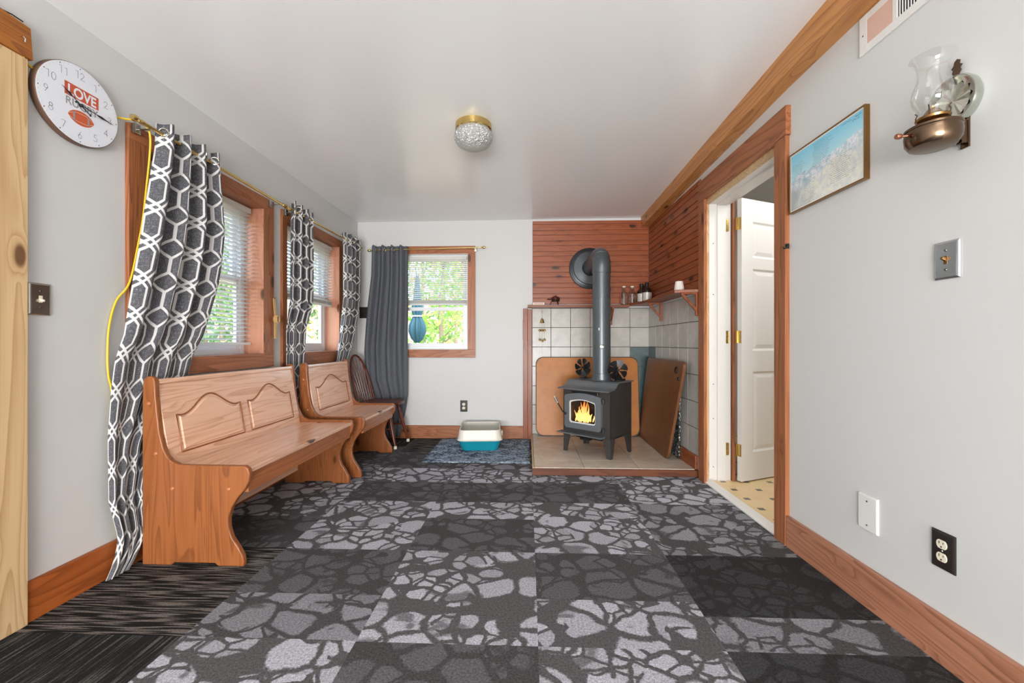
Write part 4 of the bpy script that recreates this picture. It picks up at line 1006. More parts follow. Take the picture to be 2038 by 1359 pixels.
for k in range(4):
    a = k*PI/2 + .6; b.tube([(LXX + .036*math.cos(a), LYY + .036*math.sin(a), 1.668), (LXX + .038*math.cos(a), LYY + .038*math.sin(a), 1.682), (LXX + .034*math.cos(a), LYY + .034*math.sin(a), 1.690), (LXX + .039*math.cos(a), LYY + .039*math.sin(a), 1.697)], .0018, 6)
b.build('prongs', BRONZE, r)
b = B(); b.lathe([(.031, 1.670), (.031, 1.688), (.036, 1.698), (.046, 1.715), (.049, 1.735), (.045, 1.757), (.037, 1.780), (.034, 1.800), (.036, 1.822), (.044, 1.840), (.052, 1.849), (.0535, 1.850)], 56, MO); ch = b.build('chimney', THIN, r)
b = B(); b.tube([(LXX - .062, LYY + .01, 1.622), (LXX - .082, LYY + .014, 1.622)], .0035, 8); b.lathe([(0, 0), (.007, 0), (.0085, .004), (.0085, .010), (.007, .014), (0, .014)], 14, Matrix.Translation((LXX - .080, LYY + .014, 1.622)) @ Matrix.Rotation(-PI/2, 4, 'Y')); b.build('filler_knob', plain('copper_knob', S(176, 120, 96), .3, .9), r)
b = B(); b.box((LXX + .055, LYY - .008, 1.600), (xw - .002, LYY + .008, 1.612), .002); b.box((xw - .022, LYY - .009, 1.590), (xw - .002, LYY + .009, 1.665), .002); b.box((xw - .006, LYY - .012, 1.578), (xw - .0005, LYY + .012, 1.70), .001); b.build('bracket', BRONZE, r)
b = B(); b.lathe([(0, 1.694), (.004, 1.696), (.005, 1.702), (.002, 1.707), (0, 1.707)], 10, MO); b.build('wick', ROPE, r)

# ------------------------------------------------------------------ register vent high on the right wall
M = wallM('R', 1.49, 2.178); r = thing('air_vent', 'white slotted wall register under the beam above the oil lamp', 'vent', tuple(M.translation))
b = B(); frame4(b, 'm', .001, .007, -.18, .18, -.072, .075, .035, .030, .027, .001, M); b.box((-.035, -.042, .001), (-.018, .048, .0069), 0, M); b.build('frame', WHITE, r)
b = B()
for k in range(13): b.box((-.14 + k*.009, -.045, .003), (-.1375 + k*.009, .05, .006), 0, M)
for k in range(16): b.box((-.010 + k*.0105, -.045, .003), (-.0078 + k*.0105, .05, .006), 0, M)
b.build('fins', WHITE, r)
b = B(); b.box((-.145, -.0425, .0042), (-.035, .0485, .0064), 0, M); b.build('damper_plate', CORAL, r)
b = B(); b.box((-.02, -.045, .0004), (.146, .05, .0012), 0, M); b.build('duct', DARKHOLE, r)
b = B(); b.lathe([(0, .0085), (.003, .0078), (.0036, .006)], 10, M @ Matrix.Translation((-.163, 0, 0))); b.build('screw', SCREW, r)
# black hook on the doorway casing
M = wallM('R', 2.101, 1.475); r = thing('coat_hook', 'small black hook on the near edge of the doorway casing', 'hook', tuple(M.translation))
b = B(); b.box((.0, -.012, .004), (.005, .012, .022), .001, M); b.tube([M @ Vector(p) for p in ((.005, .004, .012), (.012, .002, .016), (.014, -.008, .022), (.010, -.014, .03), (.008, -.006, .036))], .004, 8); b.build('hook', BLACK, r)

# ------------------------------------------------------------------ corner shelf and its things
r = thing('corner_shelf', 'L-shaped stained wood shelf running round the stove corner', 'shelf', (.65, 4.26, 1.358))
b = B(); b.prism([(.0, 4.327), (.0, 4.205), (1.02, 4.205), (1.02, 4.327)], 1.358, 1.381, None, .003); b.build('back_board', SHELFW['x'], r)
b = B(); b.prism([(1.021, 4.327), (1.021, 4.205), (1.098, 3.985), (1.100, 3.165), (1.262, 3.115), (1.240, 4.327)], 1.374, 1.396, None, .003); b.build('side_board', SHELFW['y'], r)
def bracket(M):
    b = B(); b.box((.0, -.011, -.175), (.018, .011, 0), .002, M); b.box((.0, -.010, -.016), (.125, .010, 0), .002, M)
    a_, c_ = Vector((.010, 0, -.135)), Vector((.118, 0, -.012)); d = (c_ - a_).normalized(); n = Vector((-d.z, 0, d.x)) * .009
    b.hexa([a_ - n + Vector((0, -.009, 0)), a_ + n + Vector((0, -.009, 0)), a_ + n + Vector((0, .009, 0)), a_ - n + Vector((0, .009, 0)), c_ - n + Vector((0, -.009, 0)), c_ + n + Vector((0, -.009, 0)), c_ + n + Vector((0, .009, 0)), c_ - n + Vector((0, .009, 0))], .002, M=M); b.build('bracket', SHELFW['z'], r)
bracket(MR(3.927, 1.374, .012)); bracket(MR(3.135, 1.374, .012))
bracket(Matrix(((0, 1, 0, .858), (-1, 0, 0, YB - .010), (0, 0, 1, 1.358), (0, 0, 0, 1))))
# glass bottles
def bottle(x, y, label):
    r = thing('glass_bottle', label, 'bottle', (x, y, 1.382), group='clear bottles on the shelf')
    b = B(); b.lathe([(0, .002), (.033, .002), (.037, .008), (.037, .110), (.033, .128), (.018, .150), (.0145, .160), (.0145, .178), (.013, .178), (.013, .160), (.016, .148), (.030, .127), (.034, .108), (.034, .008), (0, .006)], 28); b.build('body', GLASS, r, world=False)
    b = B(); b.lathe([(0, .192), (.016, .191), (.0185, .187), (.0185, .176), (.0150, .176)], 20); b.build('cap', RUBBER, r, world=False)
    return r
bottle(.975, 4.262, 'clear glass bottle with white cap on the shelf, nearer the stovepipe'); bottle(1.058, 4.262, 'clear glass bottle with white cap on the shelf, nearer the brown jugs')
def jug(x, y, z, s_, label, rot):
    r = thing('brown_jug', label, 'jug', (x, y, z), rot, group='brown glass jugs')
    b = B(); pr_ = [(0, .001), (.050, .001), (.056, .008), (.057, .125), (.052, .150), (.034, .178), (.021, .192), (.019, .215), (.022, .217), (.022, .224), (0, .224)]
    b.lathe([(q*s_, h*s_) for q, h in pr_], 32); b.build('body', AMBER, r, world=False)
    b = B(); b.lathe([(0, .246*s_), (.021*s_, .245*s_), (.024*s_, .240*s_), (.024*s_, .216*s_), (.021*s_, .216*s_)], 24); b.build('cap', BLACK, r, world=False)
    b = B(); b.tube(smooth_path([(.020*s_, 0, .205*s_), (.042*s_, 0, .214*s_), (.052*s_, 0, .19*s_), (.046*s_, 0, .165*s_)]), .006*s_, 8); b.build('handle', AMBER, r, world=False)
    b = B(); b.lathe([(.0578*s_, .02*s_), (.0578*s_, .12*s_)], 32); b.build('label_band', LABELM, r, world=False)
    return r
jug(1.178, 4.165, 1.397, .80, 'brown glass jug with silver label in front of the other jug on the shelf', 2.2)
jug(1.152, 4.262, 1.397, .80, 'brown glass jug half hidden behind the front jug on the corner shelf', .5)
r = thing('votive_glass', 'tapered votive glass printed red and white at the shelf end', 'glass', (1.168, 3.262, 1.397))
b = B(); b.lathe([(0, .001), (.038, .001), (.0385, .006), (.028, .075), (.0265, .075), (.036, .008), (0, .006)], 10, None); 
g = G('votive_print'); v_ = g.n('ShaderNodeTexVoronoi', {'Vector': g.obj((1, 1, .6)), 'Scale': 34.0}); q_ = g.xyz(v_.outputs['Color'])[0]
g.bsdf(g.mix(g.m('GREATER_THAN', q_, .66), S(222, 214, 208), g.mix(g.m('GREATER_THAN', q_, .84), S(196, 64, 68), S(70, 66, 78))), .15); b.build('body', g.mat, r, world=False, smooth=False)
# fondue pot on trivet
r = thing('copper_pot', 'small brown lidded pot on a three-legged trivet at the shelf end', 'pot', (.285, 4.262, 1.382))
b = B(); b.lathe([(0, .045), (.034, .045), (.042, .054), (.044, .066), (.041, .069), (0, .069)], 28); b.build('bowl', POTM, r, world=False)
b = B(); b.lathe([(.043, .069), (.040, .078), (.026, .088), (.008, .092), (.004, .096), (.007, .102), (0, .104)], 28); b.build('lid', POTM, r, world=False)
b = B(); b.cyl((-.040, -.006, .060), (-.085, -.020, .058), .005, 8); b.build('handle', BLACK, r, world=False)
b = B(); b.tube([(.040*math.cos(a), .040*math.sin(a), .042) for a in [2*PI*k/20 for k in range(20)]], .003, 6, closed=True)
for k in range(3):
    a = 2*PI*k/3 - PI/2 + .5; b.tube([(.040*math.cos(a), .040*math.sin(a), .042), (.054*math.cos(a), .054*math.sin(a), .003)], .0032, 8)
b.build('trivet', BLACK, r, world=False)
r = thing('paper_packet', 'small white paper packet lying on the left end of the shelf', 'packet', (.112, 4.255, 1.382))
b = B(); b.box((-.058, -.03, .0), (.058, .03, .026), .003); b.build('packet', WHITE, r, world=False)
b = B(); b.box((-.048, -.0312, .004), (.048, -.0302, .02), 0); b.build('print', CORAL, r, world=False)
# wind chime
r = thing('wind_chime', 'brass bell wind chime hanging from the shelf in front of the tiles', 'wind chime', (.147, 4.222, .72))
b = B(); b.cyl((.147, 4.222, 1.3575), (.147, 4.222, 1.24), .0012, 6); b.tube([(.147 + .006*math.cos(a), 4.222, 1.31 + .009*math.sin(a)) for a in [2*PI*k/10 for k in range(10)]], .0014, 6, closed=True); b.build('hanger', BRONZE, r)
b = B(); b.lathe([(0, 1.248), (.005, 1.246), (.014, 1.235), (.019, 1.212), (.025, 1.203), (.026, 1.200), (.022, 1.202), (0, 1.232)], 20, Matrix.Translation((.147, 4.222, 0))); b.build('bell', BRASS, r)
b = B()
for k in range(3):
    x_ = .147 + (k - 1)*.024; b.cyl((x_, 4.222 - .008*(k == 1), 1.202), (x_, 4.222 - .008*(k == 1), 1.02), .0008, 5)
b.cyl((.147, 4.214, 1.02), (.147, 4.214, .74), .0008, 5); b.build('chain', BRASS, r)
for k in range(3):
    for z_ in (1.125, 1.030 - .012*(k == 1)):
        b = B(); x_ = .147 + (k - 1)*.024; y_ = 4.222 - .008*(k == 1); b.lathe([(0, .014), (.006, .012), (.0105, .004), (.012, -.004), (.0135, -.010), (0, -.010)], 14, Matrix.Translation((x_, y_, z_))); b.sphere((x_, y_, z_ - .010), .004, n=8); b.build('small_bell', BRASS, r)

# ------------------------------------------------------------------ boards leaning in the stove corner
def rrect(w, h, rad, n=6):
    pts = []
    for cx, cy, a0 in ((w - rad, h - rad, 0), (rad, h - rad, PI/2), (rad, rad, PI), (w - rad, rad, 1.5*PI)):
        for k in range(n + 1): a = a0 + PI/2*k/n; pts.append((cx + rad*math.cos(a), cy + rad*math.sin(a)))
    return pts
def lean(origin, ux, up): 
    ux = Vector(ux).normalized(); up = Vector(up); up = (up - ux*up.dot(ux)).normalized(); n = ux.cross(up); o = Vector(origin)
    return Matrix(((ux.x, up.x, n.x, o.x), (ux.y, up.y, n.y, o.y), (ux.z, up.z, n.z, o.z), (0, 0, 0, 1)))
M = lean((.084, 4.232, HZ + .003), (1, 0, 0), (0, .075, .79)); r = thing('golden_tabletop', 'golden brown rounded board leaning on the tiles behind the stove', 'board', (.60, 4.24, HZ))
b = B(); b.prism(rrect(1.045, .80, .075, 8), -.016, .0, M); b.build('edge_band', GOLDE, r)
b = B(); b.prism([(.008 + x*(1.029/1.045), .008 + y*(.784/.80)) for x, y in rrect(1.045, .80, .075, 8)], -.001, .0025, M, .001); b.build('face', GOLD, r)
pA, pB = Vector((1.145, 4.300, HZ + .001)), Vector((1.145, 3.415, HZ + .001)); ux = (pA - pB)
M = lean(pB, -ux * -1, (.093, -.06, .80)); 
ux_ = (pB - pA); M = lean(pA, ux_, Vector((1.222, 4.30, .857)) - pA); Lb = ux_.length
r = thing('dark_tabletop', 'dark brown wooden tabletop leaning on the tiled wall right of the stove', 'board', (1.14, 3.8, HZ))
def quadround(P, rad, n=6):
    out = []
    for i in range(4):
        p, a_, c_ = Vector(P[i]), Vector(P[i-1]), Vector(P[(i+1) % 4]); r_ = rad[i]; u_ = (a_ - p).normalized()*r_; w_ = (c_ - p).normalized()*r_
        for k in range(n + 1): t_ = k/n; out.append(tuple(p + u_*(1-t_)**2 + w_*t_**2))
    return out
poly = quadround([(0, 0), (Lb, 0), (Lb + .175, .80), (.085, .80)], (.03, .05, .06, .04))
b = B(); Ms = M
b.prism(poly, -.0, .022, Ms, .004); o_ = b.build('board', DARKW, r)
for cx_, cy_, q_ in ((Lb + .02, .725, .030), (Lb + .09, .66, .016)):
    b = B(); Mk = Ms @ Matrix.Translation((cx_, cy_, .0)); 
    b.lathe([(q_*.55, .024), (q_*.9, .028), (q_, .024), (q_, .020)], 20, Mk); b.lathe([(0, .0215), (q_*.8, .0225)], 20, Mk); b.build('mounting_ring', BLACK, o_)
pS = Vector((1.236, 3.44, HZ + .001)); ey = Vector((-.0163, 1, 0))
M = lean(pS, (-.0163*-1, -1, 0) if False else (.0163, -1, 0), (.010, -.0, .6)); M = lean(pS + Vector((-.0042, .42, 0)), (.0163, -1, 0), (.008, 0, .6))
b = B(); b.prism(rrect(.42, .60, .006, 3), 0, .012, M, .002); tag(b.build('stone_slab', SPECK, loc=tuple(pS)), 'black and white speckled slab tucked behind the dark tabletop', 'slab')

# ------------------------------------------------------------------ wood stove
SROT = math.atan2(-.653, .757); SC = (.603, 3.664, HZ)
st = thing('wood_stove', 'black steel wood stove with a fire burning behind its glass door', 'stove', SC, SROT)
def sp(n, b, m, par=None, **k): return b.build(n, m, par or st, world=False, **k)
# local: x along the front (right +), y depth (front is -), z up from hearth
X0, X1, Y0, Y1, ZB, ZT = -.232, .232, -.170, .185, .165, .61
sidep = [(Y0, ZB), (Y1, ZB), (Y1, ZT), (-.045, ZT), (-.070, .600), (-.105, .560), (-.135, .547), (Y0, .545)]
MX = lambda x: Matrix(((0, 0, 1, x), (1, 0, 0, 0), (0, 1, 0, 0), (0, 0, 0, 1)))
b = B(); b.prism(sidep, 0, .006, MX(X1 - .006)); b.prism(sidep, 0, .006, MX(X0)); b.box((X0, Y1 - .006, ZB), (X1, Y1, ZT)); b.box((X0, Y0, ZB), (X1, Y1, ZB + .008))
# front wall around the firebox mouth
gx0, gx1, gz0, gz1 = -.160, .118, .255, .465
b.box((X0, Y0, ZB), (gx0, Y0 + .008, .545)); b.box((gx1, Y0, ZB), (X1, Y0 + .008, .545)); b.box((gx0, Y0, ZB), (gx1, Y0 + .008, gz0)); b.box((gx0, Y0, gz1), (gx1, Y0 + .008, .545))
sp('body', b, STOVED)
b = B(); b.box((X0 + .012, Y0 + .009, ZB + .009), (X1 - .012, Y1 - .008, ZB + .05)); b.box((X0 + .012, Y1 - .03, ZB), (X1 - .012, Y1 - .008, .53)); b.box((X0 + .008, Y0 + .009, ZB), (X0 + .03, Y1 - .03, .53)); b.box((X1 - .03, Y0 + .009, ZB), (X1 - .008, Y1 - .03, .53)); b.box((X0 + .008, Y0 + .009, .53), (X1 - .008, Y1 - .008, .542)); sp('firebox', b, FIREBRICK)
# top plate with the swept lip
lip = [(.20, ZT), (.0, ZT), (-.045, ZT), (-.068, .602), (-.092, .582), (-.112, .565), (-.14, .556), (-.18, .553), (-.225, .546)]
poly = [(y, z + .008) for y, z in lip] + [(y, z) for y, z in lip[::-1]]
b = B(); b.prism(poly, X0 - .026, X1 + .014, MX(0)); sp('top_plate', b, STOVE)
# door: frame with arched head
def door_poly(x0, x1, z0, z1, rise, rad):
    pts = [(x0 + rad, z0), (x1 - rad, z0), (x1, z0 + rad)]
    n = 18; pts.append((x1, z1 - rad))
    for k in range(n + 1):
        t_ = k/n; pts.append((x1 - rad*.5 - (x1 - x0 - rad)*t_, z1 + rise*math.sin(PI*t_)))
    pts += [(x0, z1 - rad), (x0, z0 + rad)]; return pts
MF = Matrix(((1, 0, 0, 0), (0, 0, 1, 0), (0, 1, 0, 0), (0, 0, 0, 1)))       # poly (x,z), extrude along -> y
outer = door_poly(-.200, .160, .215, .498, .022, .018); inner = door_poly(-.152, .110, .262, .448, .020, .012)
def ring_plate(outer, inner, y0, y1, bev=.004):
    t_ = bmesh.new(); n = len(outer)
    rows = []
    for poly_, y_ in ((outer, y1), (outer, y0 + bev), ([(x + (0 - x)*.0 , z) for x, z in outer], y0 + bev*.3), (inner, y0), (inner, y1)):
        rows.append([t_.verts.new((x, y_, z)) for x, z in poly_])
    for a_, c_ in zip(rows, rows[1:]):
        for k in range(n): t_.faces.new((a_[k], a_[(k+1) % n], c_[(k+1) % n], c_[k]))
    bmesh.ops.recalc_face_normals(t_, faces=t_.faces[:]); return t_
b = B(); b.add(ring_plate(outer, inner, Y0 - .034, Y0 - .001, .008)); dr = sp('door', b, STOVE)
b = B(); gas = door_poly(-.142, .100, .272, .438, .020, .010); b.add(ring_plate(inner, gas, Y0 - .024, Y0 - .016, .002)); sp('gasket', b, ASH, dr)
b = B(); b.prism(door_poly(-.150, .108, .264, .446, .02, .01), -.018, -.014, MF @ Matrix.Translation((0, 0, Y0))); sp('glass', b, PANE, dr)
for z_ in (.232, .468):
    b = B(); b.cyl((.170, Y0 - .018, z_ - .02), (.170, Y0 - .018, z_ + .02), .009, 12); b.cyl((.178, Y0 - .016, z_ - .016), (.178, Y0 - .016, z_ + .014), .007, 10); b.box((.150, Y0 - .024, z_ - .008), (.172, Y0 - .002, z_ + .008), .003); sp('hinge', b, BLACK, dr)
# latch with coil spring grip on the left
b = B(); hp = smooth_path([(-.186, Y0 - .040, .335), (-.205, Y0 - .048, .350), (-.228, Y0 - .055, .385), (-.252, Y0 - .060, .425)]); b.tube(hp, .0055, 10); b.sphere((-.186, Y0 - .036, .335), .012, n=12); ha = sp('handle', b, BLACK, dr)
a_ = Vector((-.250, Y0 - .060, .420)); d_ = Vector((-.030, -.008, .055)); L_ = d_.length; d_.normalize(); e1 = d_.cross(Vector((0, 1, 0))).normalized(); e2 = d_.cross(e1)
b = B(); b.tube([a_ + d_*(L_*k/90) + (e1*math.cos(k*.5*PI/2*1.0) + e2*math.sin(k*.5*PI/2)) * (.013*math.sin(PI*min(1, max(.12, k/90)))**.5) for k in range(86)], .0022, 6); b.tube([a_, a_ + d_*L_], .006, 8); sp('coil_grip', b, SILVER, ha)
# ash lip, air control, legs
b = B(); lp = [(-.005, .170), (-.06, .168), (-.085, .172), (-.090, .178), (-.085, .182), (-.05, .180), (-.005, .182)]
b.prism([(Y0 + y, z) for y, z in lp], X0 - .012, X1 - .045, MX(0)); sp('ash_lip', b, STOVE)
b = B(); b.box((-.13, -.13, .128), (.17, .14, ZB), .004); b.box((-.07, -.16, .118), (.02, -.10, .14), .003); sp('ash_drawer', b, BLACK)
b = B(); b.box((-.14, Y0 - .012, .512), (.13, Y0 - .001, .530), .003); b.cyl((.12, Y0 - .014, .508), (.12, Y0 - .014, .534), .008, 10); sp('air_control', b, BLACK)
for sx, sy in ((-1, -1), (1, -1), (-1, 1), (1, 1)):
    cx, cy = sx*.232, (Y0 if sy < 0 else Y1)
    def pl(z, w, th=.007): # angle-iron section, corner outward
        return [(cx, cy, z), (cx - sx*w, cy, z), (cx - sx*w, cy - sy*th, z), (cx - sx*th, cy - sy*th, z), (cx - sx*th, cy - sy*w, z), (cx, cy - sy*w, z)]
    t_ = bmesh.new(); A_ = [t_.verts.new(p) for p in pl(.0005, .036)]; B_ = [t_.verts.new(p) for p in pl(ZB, .074)]
    for k in range(6): t_.faces.new((A_[k], A_[(k+1) % 6], B_[(k+1) % 6], B_[k]))
    t_.faces.new(A_[::-1]); t_.faces.new(B_); bmesh.ops.recalc_face_normals(t_, faces=t_.faces[:]); b = B(); b.add(t_); sp('leg', b, STOVED, smooth=False)
b = B(); b.tube([(.04 + .084*math.cos(a), .012 + .084*math.sin(a), ZT + .012) for a in [2*PI*k/36 for k in range(36)]], .007, 8, closed=True); b.lathe([(.083, ZT + .009), (.083, ZT + .04), (.081, ZT + .04)], 36, Matrix.Translation((.04, .012, 0))); sp('flue_collar', b, PIPE)
b = B(); b.tube(smooth_path([(-.02, .178, ZT + .012), (-.035, .178, ZT + .018), (-.05, .178, ZT + .034)]), .008, 8); b.box((.10, .13, ZT + .009), (.19, .16, ZT + .026), .003); sp('bypass_rod', b, BLACK)
# logs and flames (light sources of the fire)
b = B()
for p, q, rad in (((-.17, -.03, .245), (.10, .06, .25), .032), ((-.10, .07, .255), (.15, -.06, .245), .03), ((-.02, -.08, .235), (.13, .09, .285), .026), ((-.16, .08, .24), (-.04, -.08, .262), .026)):
    p, q = Vector(p), Vector(q); rr = random.Random(int(rad*1e4)); b.tube([p.lerp(q, k/8) for k in range(9)], [rad*rr.uniform(.8, 1.1) for k in range(9)], 9)
lg = sp('logs', b, COALS)
b = B(); rr = random.Random(9)
for k in range(26): b.sphere((rr.uniform(-.13, .10), rr.uniform(-.12, .02), rr.uniform(.222, .240)), rr.uniform(.006, .012), n=6)
sp('embers', b, EMBER, lg)
b = B(); rr = random.Random(21)
for k in range(34):
    x_, y_ = rr.gauss(-.085, .040), rr.uniform(-.135, -.05); h_ = rr.uniform(.07, .19)*max(.4, 1 - abs(x_ + .085)*6); w_ = rr.uniform(.007, .015); ph = rr.uniform(0, 6)
    pts = [(x_ + .014*math.sin(ph + 3.2*j/8)*j/8, y_ + .008*math.cos(ph + 2*j/8)*j/8, .262 + h_*j/8) for j in range(9)]
    b.tube(pts, [max(.0006, w_*(.35 + 1.1*(j/8))*(1 - j/8)**.8*1.35) for j in range(9)], 8)
sp('flames', b, FLAME, lg)

# stovepipe
PX, PY = SC[0] + .04*math.cos(SROT) - .012*math.sin(SROT), SC[1] + .04*math.sin(SROT) + .012*math.cos(SROT)
r = thing('stovepipe', 'dark grey stovepipe with elbow running into the panelled wall', 'stovepipe', (PX, PY, HZ + ZT + .012))
ZA = 1.768; RP = .0765
b = B(); b.lathe([(RP + .003, HZ + ZT + .012), (RP + .003, .735), (RP, .737), (RP, 1.375), (RP + .0016, 1.378), (RP + .0016, 1.382), (RP - .0006, 1.384), (RP - .0006, 1.600), (RP + .003, 1.602), (RP + .003, 1.648)], 48, Matrix.Translation((PX, PY, 0))); b.tube([(PX, PY - RP - .0006, .74), (PX, PY - RP - .0006, 1.37)], .0012, 4); b.build('pipe', PIPE, r)
b = B(); RE = .118
pth = [(PX, PY, 1.640)]; rs = [RP]
for k in range(9):
    a = PI/2*k/8; pth.append((PX, PY + RE - RE*math.cos(a), ZA - RE + RE*math.sin(a))); rs.append(RP + .002)
for k, n in enumerate(range(1)): pass
b.tube(pth, rs, 40)
for k in (2, 4, 6):
    a = PI/2*(k + .0)/8; c_ = Vector((PX, PY + RE - RE*math.cos(a), ZA - RE + RE*math.sin(a))); tn = Vector((0, math.sin(a), math.cos(a))); e2 = Vector((0, tn.z, -tn.y))
    b.tube([c_ + (Vector((1, 0, 0))*math.cos(2*PI*j/36) + e2*math.sin(2*PI*j/36)) * (RP + .0025) for j in range(36)], .0022, 6, closed=True)
b.build('elbow', PIPE, r)
b = B(); b.cyl((PX, PY + RE - .004, ZA), (PX, 4.30, ZA), RP, 40); b.build('wall_run', PIPE, r)
MTh = Matrix(((1, 0, 0, .640), (0, 0, -1, YB - .017), (0, 1, 0, 1.766), (0, 0, 0, 1)))
b = B(); b.lathe([(RP + .002, .052), (RP + .012, .054), (.145, .046), (.168, .044), (.171, .038), (.171, .022), (.182, .020), (.208, .012), (.212, .006), (.212, .001)], 64, MTh); b.build('wall_thimble', plain('thimble_black', S(52, 55, 58), .3, .5), r)
b = B(); MD = Matrix(((1, 0, 0, PX - .012), (0, 0, -1, PY - RP), (0, 1, 0, .966), (0, 0, 0, 1))); 
b.cyl(MD @ Vector((0, 0, -.002)), MD @ Vector((0, 0, .022)), .006, 10); b.tube([MD @ Vector((.016*math.cos(k*.7), .016*math.sin(k*.7), .012 + k*.0004)) for k in range(36)], .0035, 8); b.lathe([(0, .022), (.011, .021), (.012, .017), (.012, .010)], 16, MD); b.build('damper_knob', SILVER, r)
b = B(); b.box((PX - .037, PY - RP*.9 - .0015, 1.105), (PX - .022, PY - RP*.9 - .0005, 1.128), 0, Matrix.Identity(4)); b.build('sticker', WHITE, r)

# stove-top fans
def fan(x, y, rz, tilt, label, rad):
    r = thing('stove_fan', label, 'fan', (x, y, HZ + ZT + .0085), rz, group='heat powered stove fans')
    P = lambda n, b, m, par=None: b.build(n, m, par or r, world=False)
    b = B(); b.box((-.045, -.022, 0), (.045, .026, .006), .002); P('base', b, BLACK)
    b = B(); b.prism([(-.012, .006), (.028, .006), (.024, .05), (.030, .10), (.016, .13), (-.012, .105), (-.008, .05)], -.006, .006, Matrix(((0, 0, 1, 0), (1, 0, 0, .004), (0, 1, 0, 0), (0, 0, 0, 1)))); 
    for k in range(5): b.box((-.02 + k*.009, .016, .045), (-.0165 + k*.009, .044, .12), .001)
    P('post', b, BLACK)
    b = B(); b.tube(smooth_path([(0, .02, .13), (.012, .03, .150), (.030, .025, .152), (.050, .01, .14)]), .0026, 6); P('carry_handle', b, STEEL)
    hc = Vector((0, -.030, .098)); b = B(); b.cyl(hc + Vector((0, .018, 0)), hc + Vector((0, -.006, 0)), .011, 14); hub = P('hub', b, BLACK)
    for k in range(7):
        a = 2*PI*k/7 + .3; M = Matrix.Translation(hc) @ Matrix.Rotation(a, 4, 'Y'); t_ = bmesh.new(); rows = []
        for j in range(7):
            rr_ = .012 + (rad - .012)*j/6; half = .10 + .30*min(1, j/3.5); pitch = .42 - .02*j
            row = []
            for i in range(5):
                s_ = (i/4 - .5)*2; ang = s_*half; end = 1 - .06*abs(s_)**3*(j == 6); row.append(t_.verts.new((rr_*math.sin(ang)*end, -rr_*math.sin(ang)*pitch, rr_*math.cos(ang)*end)))
            rows.append(row)
        for a_, c_ in zip(rows, rows[1:]):
            for i in range(4): t_.faces.new((a_[i], a_[i+1], c_[i+1], c_[i]))
        ex = bmesh.ops.extrude_face_region(t_, geom=t_.faces[:]); bmesh.ops.translate(t_, vec=(0, .0012, 0), verts=[v for v in ex['geom'] if isinstance(v, bmesh.types.BMVert)])
        bmesh.ops.recalc_face_normals(t_, faces=t_.faces[:]); b = B(); b.add(t_, M); P('blade', b, SATIN, hub)
    return r
def sxy(lx, ly): return (SC[0] + lx*math.cos(SROT) - ly*math.sin(SROT), SC[1] + lx*math.sin(SROT) + ly*math.cos(SROT))
fan(*sxy(-.205, .122), math.radians(-40), 0, 'black stove-top fan standing left of the stovepipe', .086)
fan(*sxy(.190, .005), math.radians(8), 0, 'black stove-top fan standing right of the stovepipe', .085)

# ------------------------------------------------------------------ litter box and rug
r = thing('cat_litter_box', 'teal and cream cat litter box on the blue-grey rug', 'litter box', (-.455, 4.01, .009), math.radians(5))
def tray(w0, d0, z0, w1, d1, z1, rad=.05):
    rows = []
    return [(w0, d0, z0), (w1, d1, z1)]
def loft(b, secs, cap0=True, cap1=False):
    t_ = bmesh.new(); rows = []
    for w, d, z, rad in secs: rows.append([t_.verts.new((x - w/2, y - d/2, z)) for x, y in rrect(w, d, rad, 5)])
    n = len(rows[0])
    for a_, c_ in zip(rows, rows[1:]):
        for k in range(n): t_.faces.new((a_[k], a_[(k+1) % n], c_[(k+1) % n], c_[k]))
    if cap0: t_.faces.new(rows[0][::-1])
    if cap1: t_.faces.new(rows[-1])
    bmesh.ops.recalc_face_normals(t_, faces=t_.faces[:]); b.add(t_)
b = B(); loft(b, [(.33, .385, .001, .05), (.335, .39, .006, .05), (.395, .445, .094, .055), (.385, .435, .094, .05), (.328, .38, .010, .045)], True, True); b.build('pan', TEAL, r, world=False)
b = B(); loft(b, [(.395, .445, .090, .055), (.418, .468, .096, .06), (.420, .470, .103, .06), (.408, .458, .110, .058), (.382, .43, .185, .055), (.376, .424, .190, .052), (.364, .412, .190, .05), (.360, .408, .184, .048), (.385, .436, .10, .05)], False, False); b.build('rim', CREAM, r, world=False)
b = B(); b.box((-.165, -.19, .006), (.165, .19, .072), .02); b.build('litter', LITTER, r, world=False)
b = B(); b.box((.198, -.06, .105), (.214, .0, .15), .005); b.build('clip', CREAM, r, world=False)
b = B(); b.grid(lambda u, v: (-.886 + .907*u, 3.452 + .862*v, .007 + .0012*math.sin(17*u + 5*v)), 30, 24); o_ = b.build('rug', RUG, loc=(-.43, 3.88, 0)); md = o_.modifiers.new('s', 'SOLIDIFY'); md.thickness = .006
tag(o_, 'blue-grey mottled rug with pale lattice lines under the litter box', 'rug')

